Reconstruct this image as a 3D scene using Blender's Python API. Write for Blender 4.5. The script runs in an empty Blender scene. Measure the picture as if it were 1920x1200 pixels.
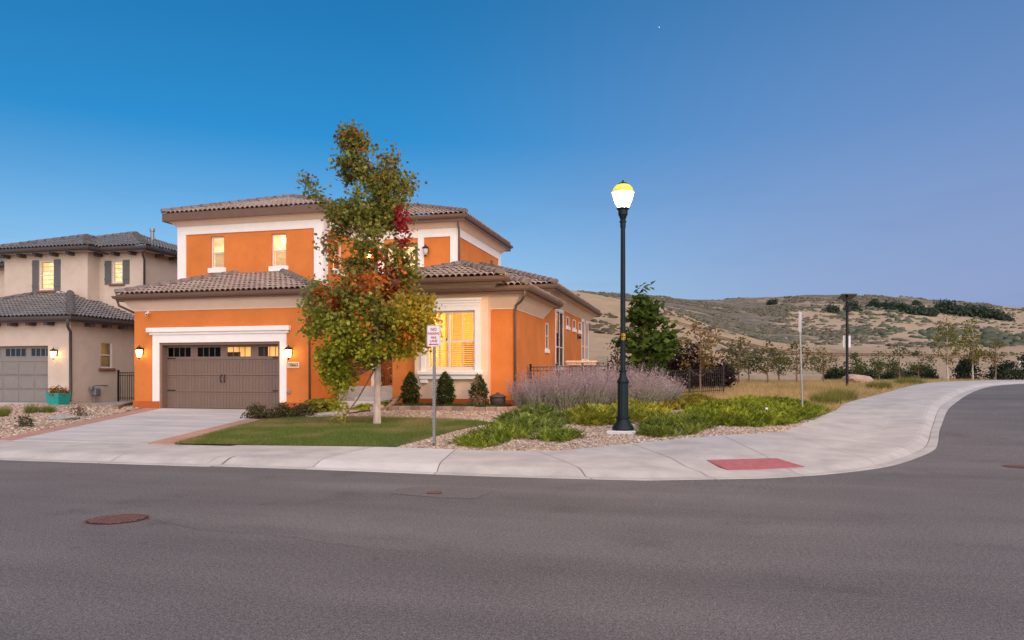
import bpy, math, random
import numpy as np
from mathutils import Vector, Matrix
from mathutils.geometry import delaunay_2d_cdt
random.seed(7); RNG = np.random.default_rng(11)
sc = bpy.context.scene; COL = sc.collection; PI = math.pi; R = math.radians

# ------------------------------------------------------------------ camera
YAW = math.atan(354 / 1400)
cd = bpy.data.cameras.new('camera'); cam = bpy.data.objects.new('camera', cd); COL.objects.link(cam)
cd.sensor_width = 36; cd.lens = 36 * 1400 / 1920; cd.shift_y = 105 / 1920; cd.clip_end = 6000; cd.clip_start = .1
cam.location = (0, 0, 1.65); cam.rotation_euler = (PI / 2, 0, YAW); sc.camera = cam
# ------------------------------------------------------------------ sky, sun, exposure (dusk)
SUN_EL, SUN_ROT = R(33), R(152)
wd = bpy.data.worlds.new('World'); sc.world = wd; wd.use_nodes = True
wn = wd.node_tree.nodes; wl = wd.node_tree.links; bg = wn['Background']
sky = wn.new('ShaderNodeTexSky'); sky.sky_type = 'NISHITA'; sky.sun_disc = False
sky.sun_elevation = SUN_EL; sky.sun_rotation = SUN_ROT; sky.ozone_density = 6; sky.dust_density = .6; sky.air_density = 1
hs = wn.new('ShaderNodeHueSaturation'); hs.inputs['Hue'].default_value = .488; hs.inputs['Value'].default_value = 1.12
wl.new(sky.outputs[0], hs.inputs['Color'])
tc = wn.new('ShaderNodeTexCoord'); sx = wn.new('ShaderNodeSeparateXYZ'); wl.new(tc.outputs['Generated'], sx.inputs[0])
sat = wn.new('ShaderNodeMapRange'); wl.new(sx.outputs[2], sat.inputs[0]); sat.inputs[1].default_value = .05; sat.inputs[2].default_value = .42; sat.inputs[3].default_value = .92; sat.inputs[4].default_value = 1.58; wl.new(sat.outputs[0], hs.inputs['Saturation'])
def wmath(op, a, b=None):
    n = wn.new('ShaderNodeMath'); n.operation = op
    for i, v in enumerate((a, b)):
        if v is None: continue
        if isinstance(v, (int, float)): n.inputs[i].default_value = v
        else: wl.new(v, n.inputs[i])
    return n.outputs[0]
# the pink belt opposite the sunken sun: strongest low down and away from the sun
anti = wn.new('ShaderNodeVectorMath'); anti.operation = 'DOT_PRODUCT'; wl.new(tc.outputs['Generated'], anti.inputs[0])
anti.inputs[1].default_value = (math.sin(R(42)), math.cos(R(42)), 0)
az = wn.new('ShaderNodeMapRange'); az.interpolation_type = 'SMOOTHSTEP'; wl.new(anti.outputs['Value'], az.inputs[0])
az.inputs[1].default_value = .35; az.inputs[2].default_value = 1.0; az.inputs[3].default_value = .18; az.inputs[4].default_value = 1
el = wn.new('ShaderNodeMapRange'); el.interpolation_type = 'SMOOTHSTEP'; wl.new(sx.outputs[2], el.inputs[0])
el.inputs[1].default_value = .0; el.inputs[2].default_value = .78; el.inputs[3].default_value = 1; el.inputs[4].default_value = 0
belt = wmath('MULTIPLY', wmath('MULTIPLY', az.outputs[0], el.outputs[0]), .92)
mx = wn.new('ShaderNodeMix'); mx.data_type = 'RGBA'; wl.new(belt, mx.inputs[0]); wl.new(hs.outputs[0], mx.inputs[6])
mx.inputs[7].default_value = (2.5, 3.05, 5.5, 1)
cm = wn.new('ShaderNodeMapping'); cm.inputs['Scale'].default_value = (2.2, 2.2, 16); wl.new(tc.outputs['Generated'], cm.inputs[0])
cn = wn.new('ShaderNodeTexNoise'); cn.inputs['Scale'].default_value = 1.6; cn.inputs['Detail'].default_value = 5; cn.inputs['Roughness'].default_value = .55; wl.new(cm.outputs[0], cn.inputs['Vector'])
cr = wn.new('ShaderNodeMapRange'); wl.new(cn.outputs[0], cr.inputs[0]); cr.inputs[1].default_value = .52; cr.inputs[2].default_value = .75; cr.inputs[3].default_value = 0; cr.inputs[4].default_value = .22
lowc = wn.new('ShaderNodeMapRange'); wl.new(sx.outputs[2], lowc.inputs[0]); lowc.inputs[1].default_value = .05; lowc.inputs[2].default_value = .34; lowc.inputs[3].default_value = 1; lowc.inputs[4].default_value = 0
cx2 = wn.new('ShaderNodeMix'); cx2.data_type = 'RGBA'; wl.new(wmath('MULTIPLY', cr.outputs[0], lowc.outputs[0]), cx2.inputs[0]); wl.new(mx.outputs[2], cx2.inputs[6]); cx2.inputs[7].default_value = (1.0, 1.6, 3.4, 1)
wl.new(cx2.outputs[2], bg.inputs[0]); bg.inputs[1].default_value = .1
sl = bpy.data.lights.new('sun', 'SUN'); so = bpy.data.objects.new('sun', sl); COL.objects.link(so)
sl.energy = 4.6; sl.angle = R(110); sl.color = (1, .775, .62)
sd = Vector((math.sin(SUN_ROT) * math.cos(SUN_EL), math.cos(SUN_ROT) * math.cos(SUN_EL), math.sin(SUN_EL)))
so.rotation_euler = sd.to_track_quat('Z', 'Y').to_euler()
vs = sc.view_settings; vs.view_transform = 'Standard'; vs.look = 'None'; vs.exposure = .08; vs.gamma = 1; vs.use_curve_mapping = False
sc.cycles.max_bounces = 6; sc.cycles.use_denoising = True

# ------------------------------------------------------------------ terrain heights
def itp(x, xs, ys): return np.interp(x, xs, ys)
def sstep(a):
    a = np.clip(a, 0, 1); return a * a * (3 - 2 * a)
DR = [0, 2.7, 5, 7, 8, 10, 11.5, 14, 20, 28, 40, 55, 75, 120]
ZR = [0, .12, .24, .34, .42, .54, .6, .68, .95, 1.15, 1.27, 1.3, 1.1, -1]
DL = [0, 2.7, 11.5, 15, 40, 120]; ZL = [0, .12, .46, .5, .8, -1]
def g(u, v):
    d = v - (11.9 + 5.1 * sstep(np.asarray(u) / 5.5)); b = sstep((np.asarray(u) + 13) / 4.)
    return itp(d, DL, ZL) * (1 - b) + itp(d, DR, ZR) * b

# ------------------------------------------------------------------ materials
MATS = {}
def mat(name, col, rough=.8, var=.0, scale=4., col2=None, bump=0., bscale=None, metal=0., attr=None, trans=0., detail=4, spec=.3, stretch=None):
    if name in MATS: return MATS[name]
    m = bpy.data.materials.new(name); m.use_nodes = True; n = m.node_tree.nodes; l = m.node_tree.links
    p = n['Principled BSDF']; p.inputs['Roughness'].default_value = rough; p.inputs['Metallic'].default_value = metal
    p.inputs['Specular IOR Level'].default_value = spec
    geo = n.new('ShaderNodeNewGeometry'); pos = geo.outputs['Position']
    if stretch:
        mp = n.new('ShaderNodeMapping'); mp.inputs['Scale'].default_value = stretch; l.new(pos, mp.inputs[0]); pos = mp.outputs[0]
    c = None
    if attr:
        a = n.new('ShaderNodeAttribute'); a.attribute_name = attr; c = a.outputs['Color']
    if var or col2:
        t = n.new('ShaderNodeTexNoise'); t.inputs['Scale'].default_value = scale; t.inputs['Detail'].default_value = detail; t.inputs['Roughness'].default_value = .65
        l.new(pos, t.inputs['Vector'])
        rp = n.new('ShaderNodeValToRGB'); rp.color_ramp.elements[0].position = .32; rp.color_ramp.elements[1].position = .68
        if attr: a0 = (1 - var,) * 3; b0 = (1 + var,) * 3
        else:
            a0 = tuple(x * (1 - var) for x in col); b0 = col2 or tuple(min(1, x * (1 + var)) for x in col)
        rp.color_ramp.elements[0].color = (*a0, 1); rp.color_ramp.elements[1].color = (*b0, 1); l.new(t.outputs[0], rp.inputs[0])
        if attr:
            mm = n.new('ShaderNodeMix'); mm.data_type = 'RGBA'; mm.blend_type = 'MULTIPLY'; mm.inputs[0].default_value = 1
            l.new(c, mm.inputs[6]); l.new(rp.outputs[0], mm.inputs[7]); c = mm.outputs[2]
        else: c = rp.outputs[0]
    if c is not None: l.new(c, p.inputs['Base Color'])
    else: p.inputs['Base Color'].default_value = (*col, 1)
    if bump:
        t2 = n.new('ShaderNodeTexNoise'); t2.inputs['Scale'].default_value = bscale or scale * 8; t2.inputs['Detail'].default_value = 3
        l.new(pos, t2.inputs['Vector'])
        b = n.new('ShaderNodeBump'); b.inputs['Strength'].default_value = bump; b.inputs['Distance'].default_value = .02
        l.new(t2.outputs[0], b.inputs['Height']); l.new(b.outputs[0], p.inputs['Normal'])
    if trans:
        tr = n.new('ShaderNodeBsdfTranslucent')
        if c is not None: l.new(c, tr.inputs[0])
        else: tr.inputs[0].default_value = (*col, 1)
        ms = n.new('ShaderNodeMixShader'); ms.inputs[0].default_value = trans
        l.new(p.outputs[0], ms.inputs[1]); l.new(tr.outputs[0], ms.inputs[2]); l.new(ms.outputs[0], n['Material Output'].inputs[0])
    MATS[name] = m; return m
def emit(name, col, s, var=0., scale=2.):
    m = bpy.data.materials.new(name); m.use_nodes = True; n = m.node_tree.nodes; l = m.node_tree.links
    p = n['Principled BSDF']; p.inputs['Base Color'].default_value = (*col, 1); p.inputs['Emission Color'].default_value = (*col, 1); p.inputs['Emission Strength'].default_value = s
    if var:
        geo = n.new('ShaderNodeNewGeometry'); t = n.new('ShaderNodeTexNoise'); t.inputs['Scale'].default_value = scale; l.new(geo.outputs['Position'], t.inputs['Vector'])
        mr = n.new('ShaderNodeMapRange'); mr.inputs[1].default_value = .35; mr.inputs[2].default_value = .65; mr.inputs[3].default_value = s * (1 - var); mr.inputs[4].default_value = s * (1 + var)
        l.new(t.outputs[0], mr.inputs[0]); l.new(mr.outputs[0], p.inputs['Emission Strength'])
    MATS[name] = m; return m
def glass(name, col, rough=.05, tr=.75):
    m = bpy.data.materials.new(name); m.use_nodes = True; n = m.node_tree.nodes; l = m.node_tree.links
    gl = n.new('ShaderNodeBsdfGlossy'); gl.inputs['Roughness'].default_value = rough
    t = n.new('ShaderNodeBsdfTransparent'); t.inputs[0].default_value = (*col, 1)
    fr = n.new('ShaderNodeFresnel'); fr.inputs[0].default_value = 1.22
    ms = n.new('ShaderNodeMixShader'); l.new(fr.outputs[0], ms.inputs[0]); l.new(t.outputs[0], ms.inputs[1]); l.new(gl.outputs[0], ms.inputs[2])
    l.new(ms.outputs[0], n['Material Output'].inputs[0]); MATS[name] = m; return m
def asphalt():
    m = mat('asphalt', (.2, .2, .2), .85); n = m.node_tree.nodes; l = m.node_tree.links; p = n['Principled BSDF']
    geo = n.new('ShaderNodeNewGeometry')
    def noise(s, d=3):
        t = n.new('ShaderNodeTexNoise'); t.inputs['Scale'].default_value = s; t.inputs['Detail'].default_value = d; t.inputs['Roughness'].default_value = .6; l.new(geo.outputs['Position'], t.inputs['Vector']); return t.outputs[0]
    def ramp(f, p0, c0, p1, c1):
        r = n.new('ShaderNodeValToRGB'); e = r.color_ramp.elements; e[0].position = p0; e[0].color = (*c0, 1); e[1].position = p1; e[1].color = (*c1, 1); l.new(f, r.inputs[0]); return r.outputs[0]
    def mixc(a, b, t, f=1.):
        x = n.new('ShaderNodeMix'); x.data_type = 'RGBA'; x.blend_type = t; x.inputs[0].default_value = f; l.new(a, x.inputs[6]); l.new(b, x.inputs[7]); return x.outputs[2]
    base = ramp(noise(.35, 5), .3, (.128, .121, .120), .7, (.168, .156, .152))
    grain = ramp(noise(75, 2), .36, (.5, .5, .5), .64, (1.5, 1.5, 1.5))
    grain2 = ramp(noise(26, 3), .34, (.78, .78, .8), .66, (1.25, 1.23, 1.2))
    mp = n.new('ShaderNodeMapping'); mp.inputs['Scale'].default_value = (.12, .9, 1); l.new(geo.outputs['Position'], mp.inputs[0])
    t = n.new('ShaderNodeTexNoise'); t.inputs['Scale'].default_value = 1.; t.inputs['Detail'].default_value = 4; l.new(mp.outputs[0], t.inputs['Vector'])
    streak = ramp(t.outputs[0], .35, (.86, .86, .87), .65, (1.1, 1.1, 1.1))
    blot = ramp(noise(.9, 6), .56, (1, 1, 1), .68, (.84, .84, .85)); spots = ramp(noise(2.3, 5), .66, (1, 1, 1), .72, (.72, .71, .71)); fleck = ramp(noise(38, 1), .74, (1, 1, 1), .78, (1.9, 1.85, 1.8))
    base = mixc(mixc(mixc(base, blot, 'MULTIPLY'), spots, 'MULTIPLY'), fleck, 'MULTIPLY')
    c = mixc(mixc(mixc(base, streak, 'MULTIPLY'), grain, 'MULTIPLY'), grain2, 'MULTIPLY'); l.new(c, p.inputs['Base Color'])
    b = n.new('ShaderNodeBump'); b.inputs['Strength'].default_value = .5; b.inputs['Distance'].default_value = .01; l.new(noise(110, 2), b.inputs['Height']); l.new(b.outputs[0], p.inputs['Normal'])
    return m

# ------------------------------------------------------------------ mesh helpers
def tag(o, label=None, cat=None, group=None, kind=None):
    for k, v in (('label', label), ('category', cat), ('group', group), ('kind', kind)):
        if v: o[k] = v
    return o
def thing(name, loc, label, cat, group=None, rz=0):
    o = bpy.data.objects.new(name, None); COL.objects.link(o); o.location = loc; o.rotation_euler.z = rz; o.empty_display_size = .2
    return tag(o, label, cat, group)
def link(name, me, m=None, parent=None):
    o = bpy.data.objects.new(name, me); COL.objects.link(o)
    if m is not None and not me.materials: me.materials.append(MATS[m] if isinstance(m, str) else m)
    if parent: o.parent = parent
    return o
def wloc(p):
    v = Vector((0, 0, 0))
    while p: v = v + p.location; p = p.parent
    return v
class MB:
    def __init__(s): s.v = []; s.f = []
    def add(s, vs, fs):
        k = len(s.v); s.v += [tuple(x) for x in vs]; s.f += [tuple(i + k for i in f) for f in fs]; return s
    def box(s, x0, x1, y0, y1, z0, z1):
        return s.add([(x0, y0, z0), (x1, y0, z0), (x1, y1, z0), (x0, y1, z0), (x0, y0, z1), (x1, y0, z1), (x1, y1, z1), (x0, y1, z1)],
                     [(3, 2, 1, 0), (4, 5, 6, 7), (0, 1, 5, 4), (1, 2, 6, 5), (2, 3, 7, 6), (3, 0, 4, 7)])
    def bbox(s, x0, x1, y0, y1, z0, z1, b=.01):
        # box with chamfered edges
        c = [(x0, x1), (y0, y1), (z0, z1)]; vs = []; ids = {}
        for ix in (0, 1):
            for iy in (0, 1):
                for iz in (0, 1):
                    for ax in range(3):
                        p = [c[0][ix], c[1][iy], c[2][iz]]
                        for k, i in enumerate((ix, iy, iz)):
                            if k != ax: p[k] += b * (1 - 2 * i)
                        ids[ix, iy, iz, ax] = len(vs); vs.append(p)
        I = lambda x, y, z, a: ids[x, y, z, a]; F = []
        for a in range(3):
            o1, o2 = [k for k in range(3) if k != a]
            for i in (0, 1):
                q = []
                for (p1, p2) in ((0, 0), (1, 0), (1, 1), (0, 1)):
                    e = [0, 0, 0]; e[a] = i; e[o1] = p1; e[o2] = p2; q.append(I(*e, a))
                F.append(q)
            for p1 in (0, 1):
                for p2 in (0, 1):
                    e0 = [0, 0, 0]; e1 = [0, 0, 0]; e0[o1] = e1[o1] = p1; e0[o2] = e1[o2] = p2; e1[a] = 1
                    F.append([I(*e0, o1), I(*e1, o1), I(*e1, o2), I(*e0, o2)])
        for ix in (0, 1):
            for iy in (0, 1):
                for iz in (0, 1): F.append([I(ix, iy, iz, k) for k in range(3)])
        return s.add(vs, F)
    def tube(s, pts, rad, n=8, cap=True):
        P = [Vector(p) for p in pts]; rs = rad if isinstance(rad, (list, tuple)) else [rad] * len(P); k = len(s.v); prev = None
        for i, p in enumerate(P):
            d = (P[min(i + 1, len(P) - 1)] - P[max(i - 1, 0)]).normalized()
            if prev is None: a = d.orthogonal().normalized()
            else:
                a = prev - d * prev.dot(d); a = a.normalized() if a.length > 1e-6 else d.orthogonal().normalized()
            prev = a; b = d.cross(a)
            for j in range(n):
                t = 2 * PI * j / n; s.v.append(tuple(p + (a * math.cos(t) + b * math.sin(t)) * rs[i]))
        for i in range(len(P) - 1):
            for j in range(n): s.f.append((k + i * n + j, k + i * n + (j + 1) % n, k + (i + 1) * n + (j + 1) % n, k + (i + 1) * n + j))
        if cap: s.f.append(tuple(k + j for j in reversed(range(n)))); s.f.append(tuple(k + (len(P) - 1) * n + j for j in range(n)))
        return s
    def lathe(s, prof, c=(0, 0, 0), n=20, flute=0, nf=10):
        k = len(s.v)
        for (r, z) in prof:
            for j in range(n):
                t = 2 * PI * j / n; rr = r * (1 - flute * (.5 + .5 * math.cos(nf * t))); s.v.append((c[0] + rr * math.cos(t), c[1] + rr * math.sin(t), c[2] + z))
        for i in range(len(prof) - 1):
            for j in range(n): s.f.append((k + i * n + j, k + i * n + (j + 1) % n, k + (i + 1) * n + (j + 1) % n, k + (i + 1) * n + j))
        s.f.append(tuple(k + j for j in reversed(range(n)))); s.f.append(tuple(k + (len(prof) - 1) * n + j for j in range(n))); return s
    def bar(s, a, b, w, h):
        # square-section bar from a to b (w across, h up)
        a = Vector(a); b = Vector(b); d = (b - a).normalized(); side = d.cross(Vector((0, 0, 1)))
        side = side.normalized() if side.length > .01 else Vector((1, 0, 0)); up = side.cross(d).normalized(); vs = []
        for p in (a, b):
            for (i, j) in ((-1, -1), (1, -1), (1, 1), (-1, 1)): vs.append(p + side * i * w / 2 + up * j * h / 2)
        return s.add(vs, [(3, 2, 1, 0), (4, 5, 6, 7), (0, 1, 5, 4), (1, 2, 6, 5), (2, 3, 7, 6), (3, 0, 4, 7)])
    def build(s, name, m, parent=None, smooth=False, world=True, kind=None):
        me = bpy.data.meshes.new(name); off = wloc(parent) if (parent and world) else Vector((0, 0, 0))
        me.from_pydata([(x - off.x, y - off.y, z - off.z) for x, y, z in s.v], [], s.f); me.update()
        if smooth: me.polygons.foreach_set('use_smooth', [True] * len(me.polygons))
        o = link(name, me, m, parent)
        if kind: o['kind'] = kind
        return o
def npmesh(name, V, Fs, m, parent=None, col=None, smooth=False, world=True):
    V = np.asarray(V, dtype=np.float32)
    if parent and world: V = V - np.array(wloc(parent), dtype=np.float32)
    me = bpy.data.meshes.new(name); me.vertices.add(len(V)); me.vertices.foreach_set('co', V.ravel())
    Fs = np.asarray(Fs, dtype=np.int32); n, k = Fs.shape
    me.loops.add(n * k); me.loops.foreach_set('vertex_index', Fs.ravel()); me.polygons.add(n)
    me.polygons.foreach_set('loop_start', np.arange(0, n * k, k, dtype=np.int32))
    if smooth: me.polygons.foreach_set('use_smooth', np.ones(n, dtype=bool))
    if col is not None:
        a = me.color_attributes.new('col', 'FLOAT_COLOR', 'POINT'); c = np.ones((len(V), 4), dtype=np.float32); c[:, :3] = col; a.data.foreach_set('color', c.ravel())
    me.update(calc_edges=True); me.validate()
    return link(name, me, m, parent)
def rotmats(n, rng=RNG, up=None, tilt=1.):
    # random rotations; with tilt<1 they stay near upright
    yaw = rng.uniform(0, 2 * PI, n); pit = rng.normal(0, 1, n) * tilt; rol = rng.normal(0, 1, n) * tilt
    cy, sy, cp, sp, cr, sr = np.cos(yaw), np.sin(yaw), np.cos(pit), np.sin(pit), np.cos(rol), np.sin(rol)
    M = np.empty((n, 3, 3)); M[:, 0, 0] = cy * cp; M[:, 0, 1] = cy * sp * sr - sy * cr; M[:, 0, 2] = cy * sp * cr + sy * sr
    M[:, 1, 0] = sy * cp; M[:, 1, 1] = sy * sp * sr + cy * cr; M[:, 1, 2] = sy * sp * cr - cy * sr
    M[:, 2, 0] = -sp; M[:, 2, 1] = cp * sr; M[:, 2, 2] = cp * cr; return M
def scatter(tv, tf, P, S, M):
    # copies of a template at P with scale S (n or n,3) and rotation M
    tv = np.asarray(tv, float); tf = np.asarray(tf); n = len(P); S = np.asarray(S)
    if S.ndim == 1: S = S[:, None] * np.ones(3)
    W = np.einsum('nij,nkj->nki', M, tv[None] * S[:, None, :]) + P[:, None, :]
    F = tf[None] + (np.arange(n) * len(tv))[:, None, None]
    return W.reshape(-1, 3), F.reshape(-1, tf.shape[1])
def percol(c, k): return np.repeat(np.asarray(c), k, axis=0)
def inpoly(x, y, poly):
    x = np.asarray(x); y = np.asarray(y); r = np.zeros(x.shape, bool); j = len(poly) - 1
    for i in range(len(poly)):
        xi, yi = poly[i]; xj, yj = poly[j]
        c = ((yi > y) != (yj > y)) & (x < (xj - xi) * (y - yi) / (yj - yi + 1e-12) + xi); r ^= c; j = i
    return r
def sample(poly, n, rng=RNG):
    P = np.array(poly); lo, hi = P.min(0), P.max(0); out = np.zeros((0, 2))
    while len(out) < n:
        q = rng.uniform(lo, hi, (max(n * 2, 64), 2)); out = np.vstack([out, q[inpoly(q[:, 0], q[:, 1], poly)]])
    return out[:n]
def area(poly):
    P = np.array(poly); x, y = P[:, 0], P[:, 1]; return .5 * abs(np.dot(x, np.roll(y, 1)) - np.dot(y, np.roll(x, 1)))
def drape(name, poly, m, dz=0., res=.6, zf=g, kind='structure', parent=None, skirt=0.):
    P = [Vector(p) for p in poly]; A = np.array(poly); lo, hi = A.min(0), A.max(0); pts = list(P); n = len(P)
    # subdivide the outline
    out = []
    for i in range(n):
        a, b = P[i], P[(i + 1) % n]; k = max(1, int((b - a).length / res)); out += [a + (b - a) * (t / k) for t in range(k)]
    xs = np.arange(lo[0], hi[0], res); ys = np.arange(lo[1], hi[1], res); X, Y = np.meshgrid(xs, ys); X = X.ravel(); Y = Y.ravel()
    ok = inpoly(X, Y, [tuple(p) for p in out]); pts = out + [Vector((x, y)) for x, y in zip(X[ok], Y[ok])]; k = len(out)
    v, e, f, *_ = delaunay_2d_cdt(pts, [(i, (i + 1) % k) for i in range(k)], [], 1, 1e-5)
    V = np.array([(p.x, p.y) for p in v]); Z = zf(V[:, 0], V[:, 1]) + dz; mb = MB(); mb.v = [(a, b, c) for (a, b), c in zip(V, Z)]; mb.f = [tuple(q) for q in f]
    if skirt:
        b0 = len(mb.v); mb.v += [(mb.v[i][0], mb.v[i][1], mb.v[i][2] - skirt) for i in range(k)]
        mb.f += [((i + 1) % k, i, b0 + i, b0 + (i + 1) % k) for i in range(k)]
    o = mb.build(name, m, parent, smooth=False, kind=kind); return o
def spline(pts, k=8):
    P = [Vector(p) for p in pts]; out = []
    for i in range(len(P) - 1):
        p0, p1, p2, p3 = P[max(i - 1, 0)], P[i], P[i + 1], P[min(i + 2, len(P) - 1)]
        for j in range(k):
            t = j / k; out.append(.5 * ((2 * p1) + (p2 - p0) * t + (2 * p0 - 5 * p1 + 4 * p2 - p3) * t * t + (3 * p1 - p0 - 3 * p2 + p3) * t ** 3))
    return out + [P[-1]]
def text_mesh(body, size, depth=.002, align='CENTER'):
    c = bpy.data.curves.new('lettering', 'FONT'); c.body = body; c.size = size; c.extrude = depth; c.align_x = align; c.align_y = 'CENTER'; c.offset = size * .018
    o = bpy.data.objects.new('tmp', c); COL.objects.link(o); dg = bpy.context.evaluated_depsgraph_get(); me = bpy.data.meshes.new_from_object(o.evaluated_get(dg))
    bpy.data.objects.remove(o); bpy.data.curves.remove(c); return me
def lettering(name, body, size, m, parent, loc, rz, bold=1., sx_=1.):
    me = text_mesh(body, size); me.materials.clear(); o = link(name, me, m, parent); o.location = Vector(loc) - wloc(parent); o.rotation_euler = (PI / 2, 0, rz); o.scale = (sx_, 1, 1); return o

# ------------------------------------------------------------------ palette
asphalt()
mat('dirt', (.30, .235, .16), .95, .25, 1.2, bump=.4)
mat('drygrass_ground', (.46, .32, .155), .95, .3, .8, col2=(.52, .38, .19), bump=.4, bscale=30)
mat('concrete', (.47, .45, .425), .85, .16, 1.2, col2=(.55, .52, .49), bump=.15, bscale=90, stretch=(1, 1, 1))
mat('concrete_new', (.56, .54, .52), .85, .08, 2., bump=.12, bscale=90)
mat('drive_concrete', (.50, .49, .48), .8, .16, 1.1, col2=(.60, .575, .555), bump=.12, bscale=80, stretch=(.35, 1.6, 1))
mat('red_concrete', (.43, .25, .20), .85, .14, 3., bump=.15)
mat('tactile_red', (.40, .135, .135), .8, .15, 8., bump=.1)
mat('gravel_soil', (.40, .31, .24), .95, .3, 9., bump=.5, bscale=60)
mat('stone', (.5, .4, .33), .85, attr='col', var=.12, scale=30)
mat('mulch', (.085, .035, .018), .95, .4, 20., bump=.8, bscale=70)
mat('lawn_soil', (.13, .155, .045), .95, .3, 3.)
mat('blade', (.1, .16, .04), .7, attr='col', trans=.3)
mat('leaf', (.1, .16, .04), .6, attr='col', trans=.45, var=.15, scale=3.)
mat('needle', (.1, .16, .04), .65, attr='col', trans=.2)
mat('bark', (.42, .34, .28), .9, .25, 9., col2=(.60, .50, .43), bump=.6, bscale=24, stretch=(1, 1, .25))
mat('bark_dark', (.20, .125, .09), .9, .3, 12., bump=.5)
mat('stucco_orange', (.63, .195, .046), .92, .12, .9, bump=.5, bscale=42, detail=9)
mat('stucco_cream', (.80, .60, .43), .92, .05, 2., bump=.3, bscale=60)
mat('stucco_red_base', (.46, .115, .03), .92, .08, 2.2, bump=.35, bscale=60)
mat('stucco_trim', (.73, .585, .47), .9, .04, 2., bump=.15, bscale=50)
mat('white_trim', (.84, .80, .77), .7, .03, 3.)
mat('window_white', (.72, .67, .63), .5)
mat('beige_stucco', (.60, .49, .405), .92, .06, 2., bump=.3, bscale=60)
mat('brown_metal', (.145, .085, .06), .5, .08, 4.)
mat('dark_fascia', (.085, .07, .07), .6)
mat('door_brown', (.185, .125, .10), .55, .06, 5., bump=.12, bscale=60, stretch=(1, 1, .2))
mat('door_jamb', (.20, .13, .10), .6)
mat('door_grey', (.235, .215, .20), .55, .05, 5.)
mat('shutter_grey', (.125, .125, .13), .6)
mat('roof_tile_brown', (.33, .25, .215), .75, .12, 1.3, col2=(.43, .335, .29))
mat('ridge_brown', (.17, .135, .12), .8, .25, 3., col2=(.24, .195, .18))
mat('roof_tile_grey', (.17, .16, .165), .38, .15, 1.3, col2=(.23, .215, .21), spec=.6)
mat('ridge_grey', (.10, .095, .10), .7, .3, 5., col2=(.17, .155, .15))
mat('black_iron', (.012, .011, .011), .45)
mat('dark_iron', (.04, .03, .025), .5, metal=.3)
mat('lamp_green', (.002, .011, .014), .5, .2, 6., spec=.3)
mat('galv', (.30, .31, .32), .5, .15, 20., metal=.6)
mat('sign_white', (.70, .70, .72), .45)
mat('sign_red', (.50, .02, .035), .5)
mat('rust_iron', (.21, .115, .10), .75, .3, 20., metal=.2, bump=.3)
mat('brick', (.32, .20, .155), .9, .25, 6., bump=.3)
mat('brick2', (.37, .245, .19), .9, .2, 7., bump=.3)
mat('brick3', (.27, .175, .14), .9, .25, 6., bump=.3)
mat('sill_red', (.24, .115, .09), .8, .1, 5.)
mat('teal', (.02, .33, .29), .45, .08, 4.)
mat('wicker', (.26, .12, .05), .7, .3, 40.)
mat('pillow', (.62, .43, .12), .9, .2, 14.)
mat('clay_dark', (.075, .055, .05), .5, .2, 6.)
mat('boulder', (.42, .30, .24), .9, .25, 5., bump=.5)
mat('boulder_grey', (.33, .31, .30), .9, .25, 5., bump=.5)
mat('wood', (.27, .165, .10), .85, .3, 14., bump=.3, stretch=(1, 1, 1))
mat('interior', (.70, .52, .28), .9, .08, 2.)
mat('blind', (.72, .62, .42), .7)
mat('dark_room', (.03, .025, .022), .9)
mat('yellow_tag', (.75, .42, .02), .6)
mat('solar_panel', (.015, .022, .035), .2, spec=.6)
mat('rubber', (.02, .02, .02), .8)
mat('meter_grey', (.18, .20, .20), .5, .15, 10., metal=.3)
glass('pane', (.93, .95, .96)); glass('pane_dark', (.30, .30, .32)); glass('pane_side', (.35, .36, .38))
MATS['pane_side'].node_tree.nodes['Fresnel'].inputs[0].default_value = 1.07
emit('lit_room', (1., .60, .22), 1.0, .45, 2.2); emit('lit_room_pale', (1., .68, .34), 1.1, .4, 2.6); emit('lit_garage', (1., .50, .13), .42, .5, 1.6)
emit('bulb', (1., .62, .22), 14.); emit('globe_glow', (1., .80, .40), 9.); emit('amber_glass', (1., .42, .05), 1.3); emit('dim_room', (.9, .55, .22), .12, .5, 1.5)
emit('unlit_glass', (.5, .5, .5), .0)

# ------------------------------------------------------------------ ground sheet and road
def ring_grid(r0, r1, nr, na, zf, name, m, a0=0, a1=2 * PI):
    rr = np.geomspace(r0, r1, nr); aa = np.linspace(a0, a1, na); A, Rr = np.meshgrid(aa, rr); U = Rr * np.sin(A); V = Rr * np.cos(A)
    Z = zf(U, V); P = np.stack([U, V, Z], -1).reshape(-1, 3); i = np.arange(nr - 1)[:, None] * na + np.arange(na - 1)[None]
    F = np.stack([i, i + 1, i + na + 1, i + na], -1).reshape(-1, 4)[:, ::-1]; return npmesh(name, P, F, m, smooth=True)
ground = ring_grid(.3, 118, 150, 260, lambda u, v: g(u, v) - .05 - .9 * sstep((np.hypot(u, v) - 95) / 23), 'ground', 'drygrass_ground'); ground['kind'] = 'structure'
OUT = [(-60, 11.5), (-13.15, 11.75), (-9.77, 11.88), (-6.49, 11.9), (-3.51, 11.8), (-1.35, 11.9), (-.6, 12.0), (.79, 12.47), (1.72, 13.14), (2.53, 13.9), (3.31, 14.87), (4.04, 16.18), (4.9, 17.9), (5.4, 19.4), (6.2, 22.1), (7.84, 27.14), (9.37, 31.34), (11.37, 36.29), (14.8, 43.89), (20, 52), (28, 60), (40, 68)]
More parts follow.
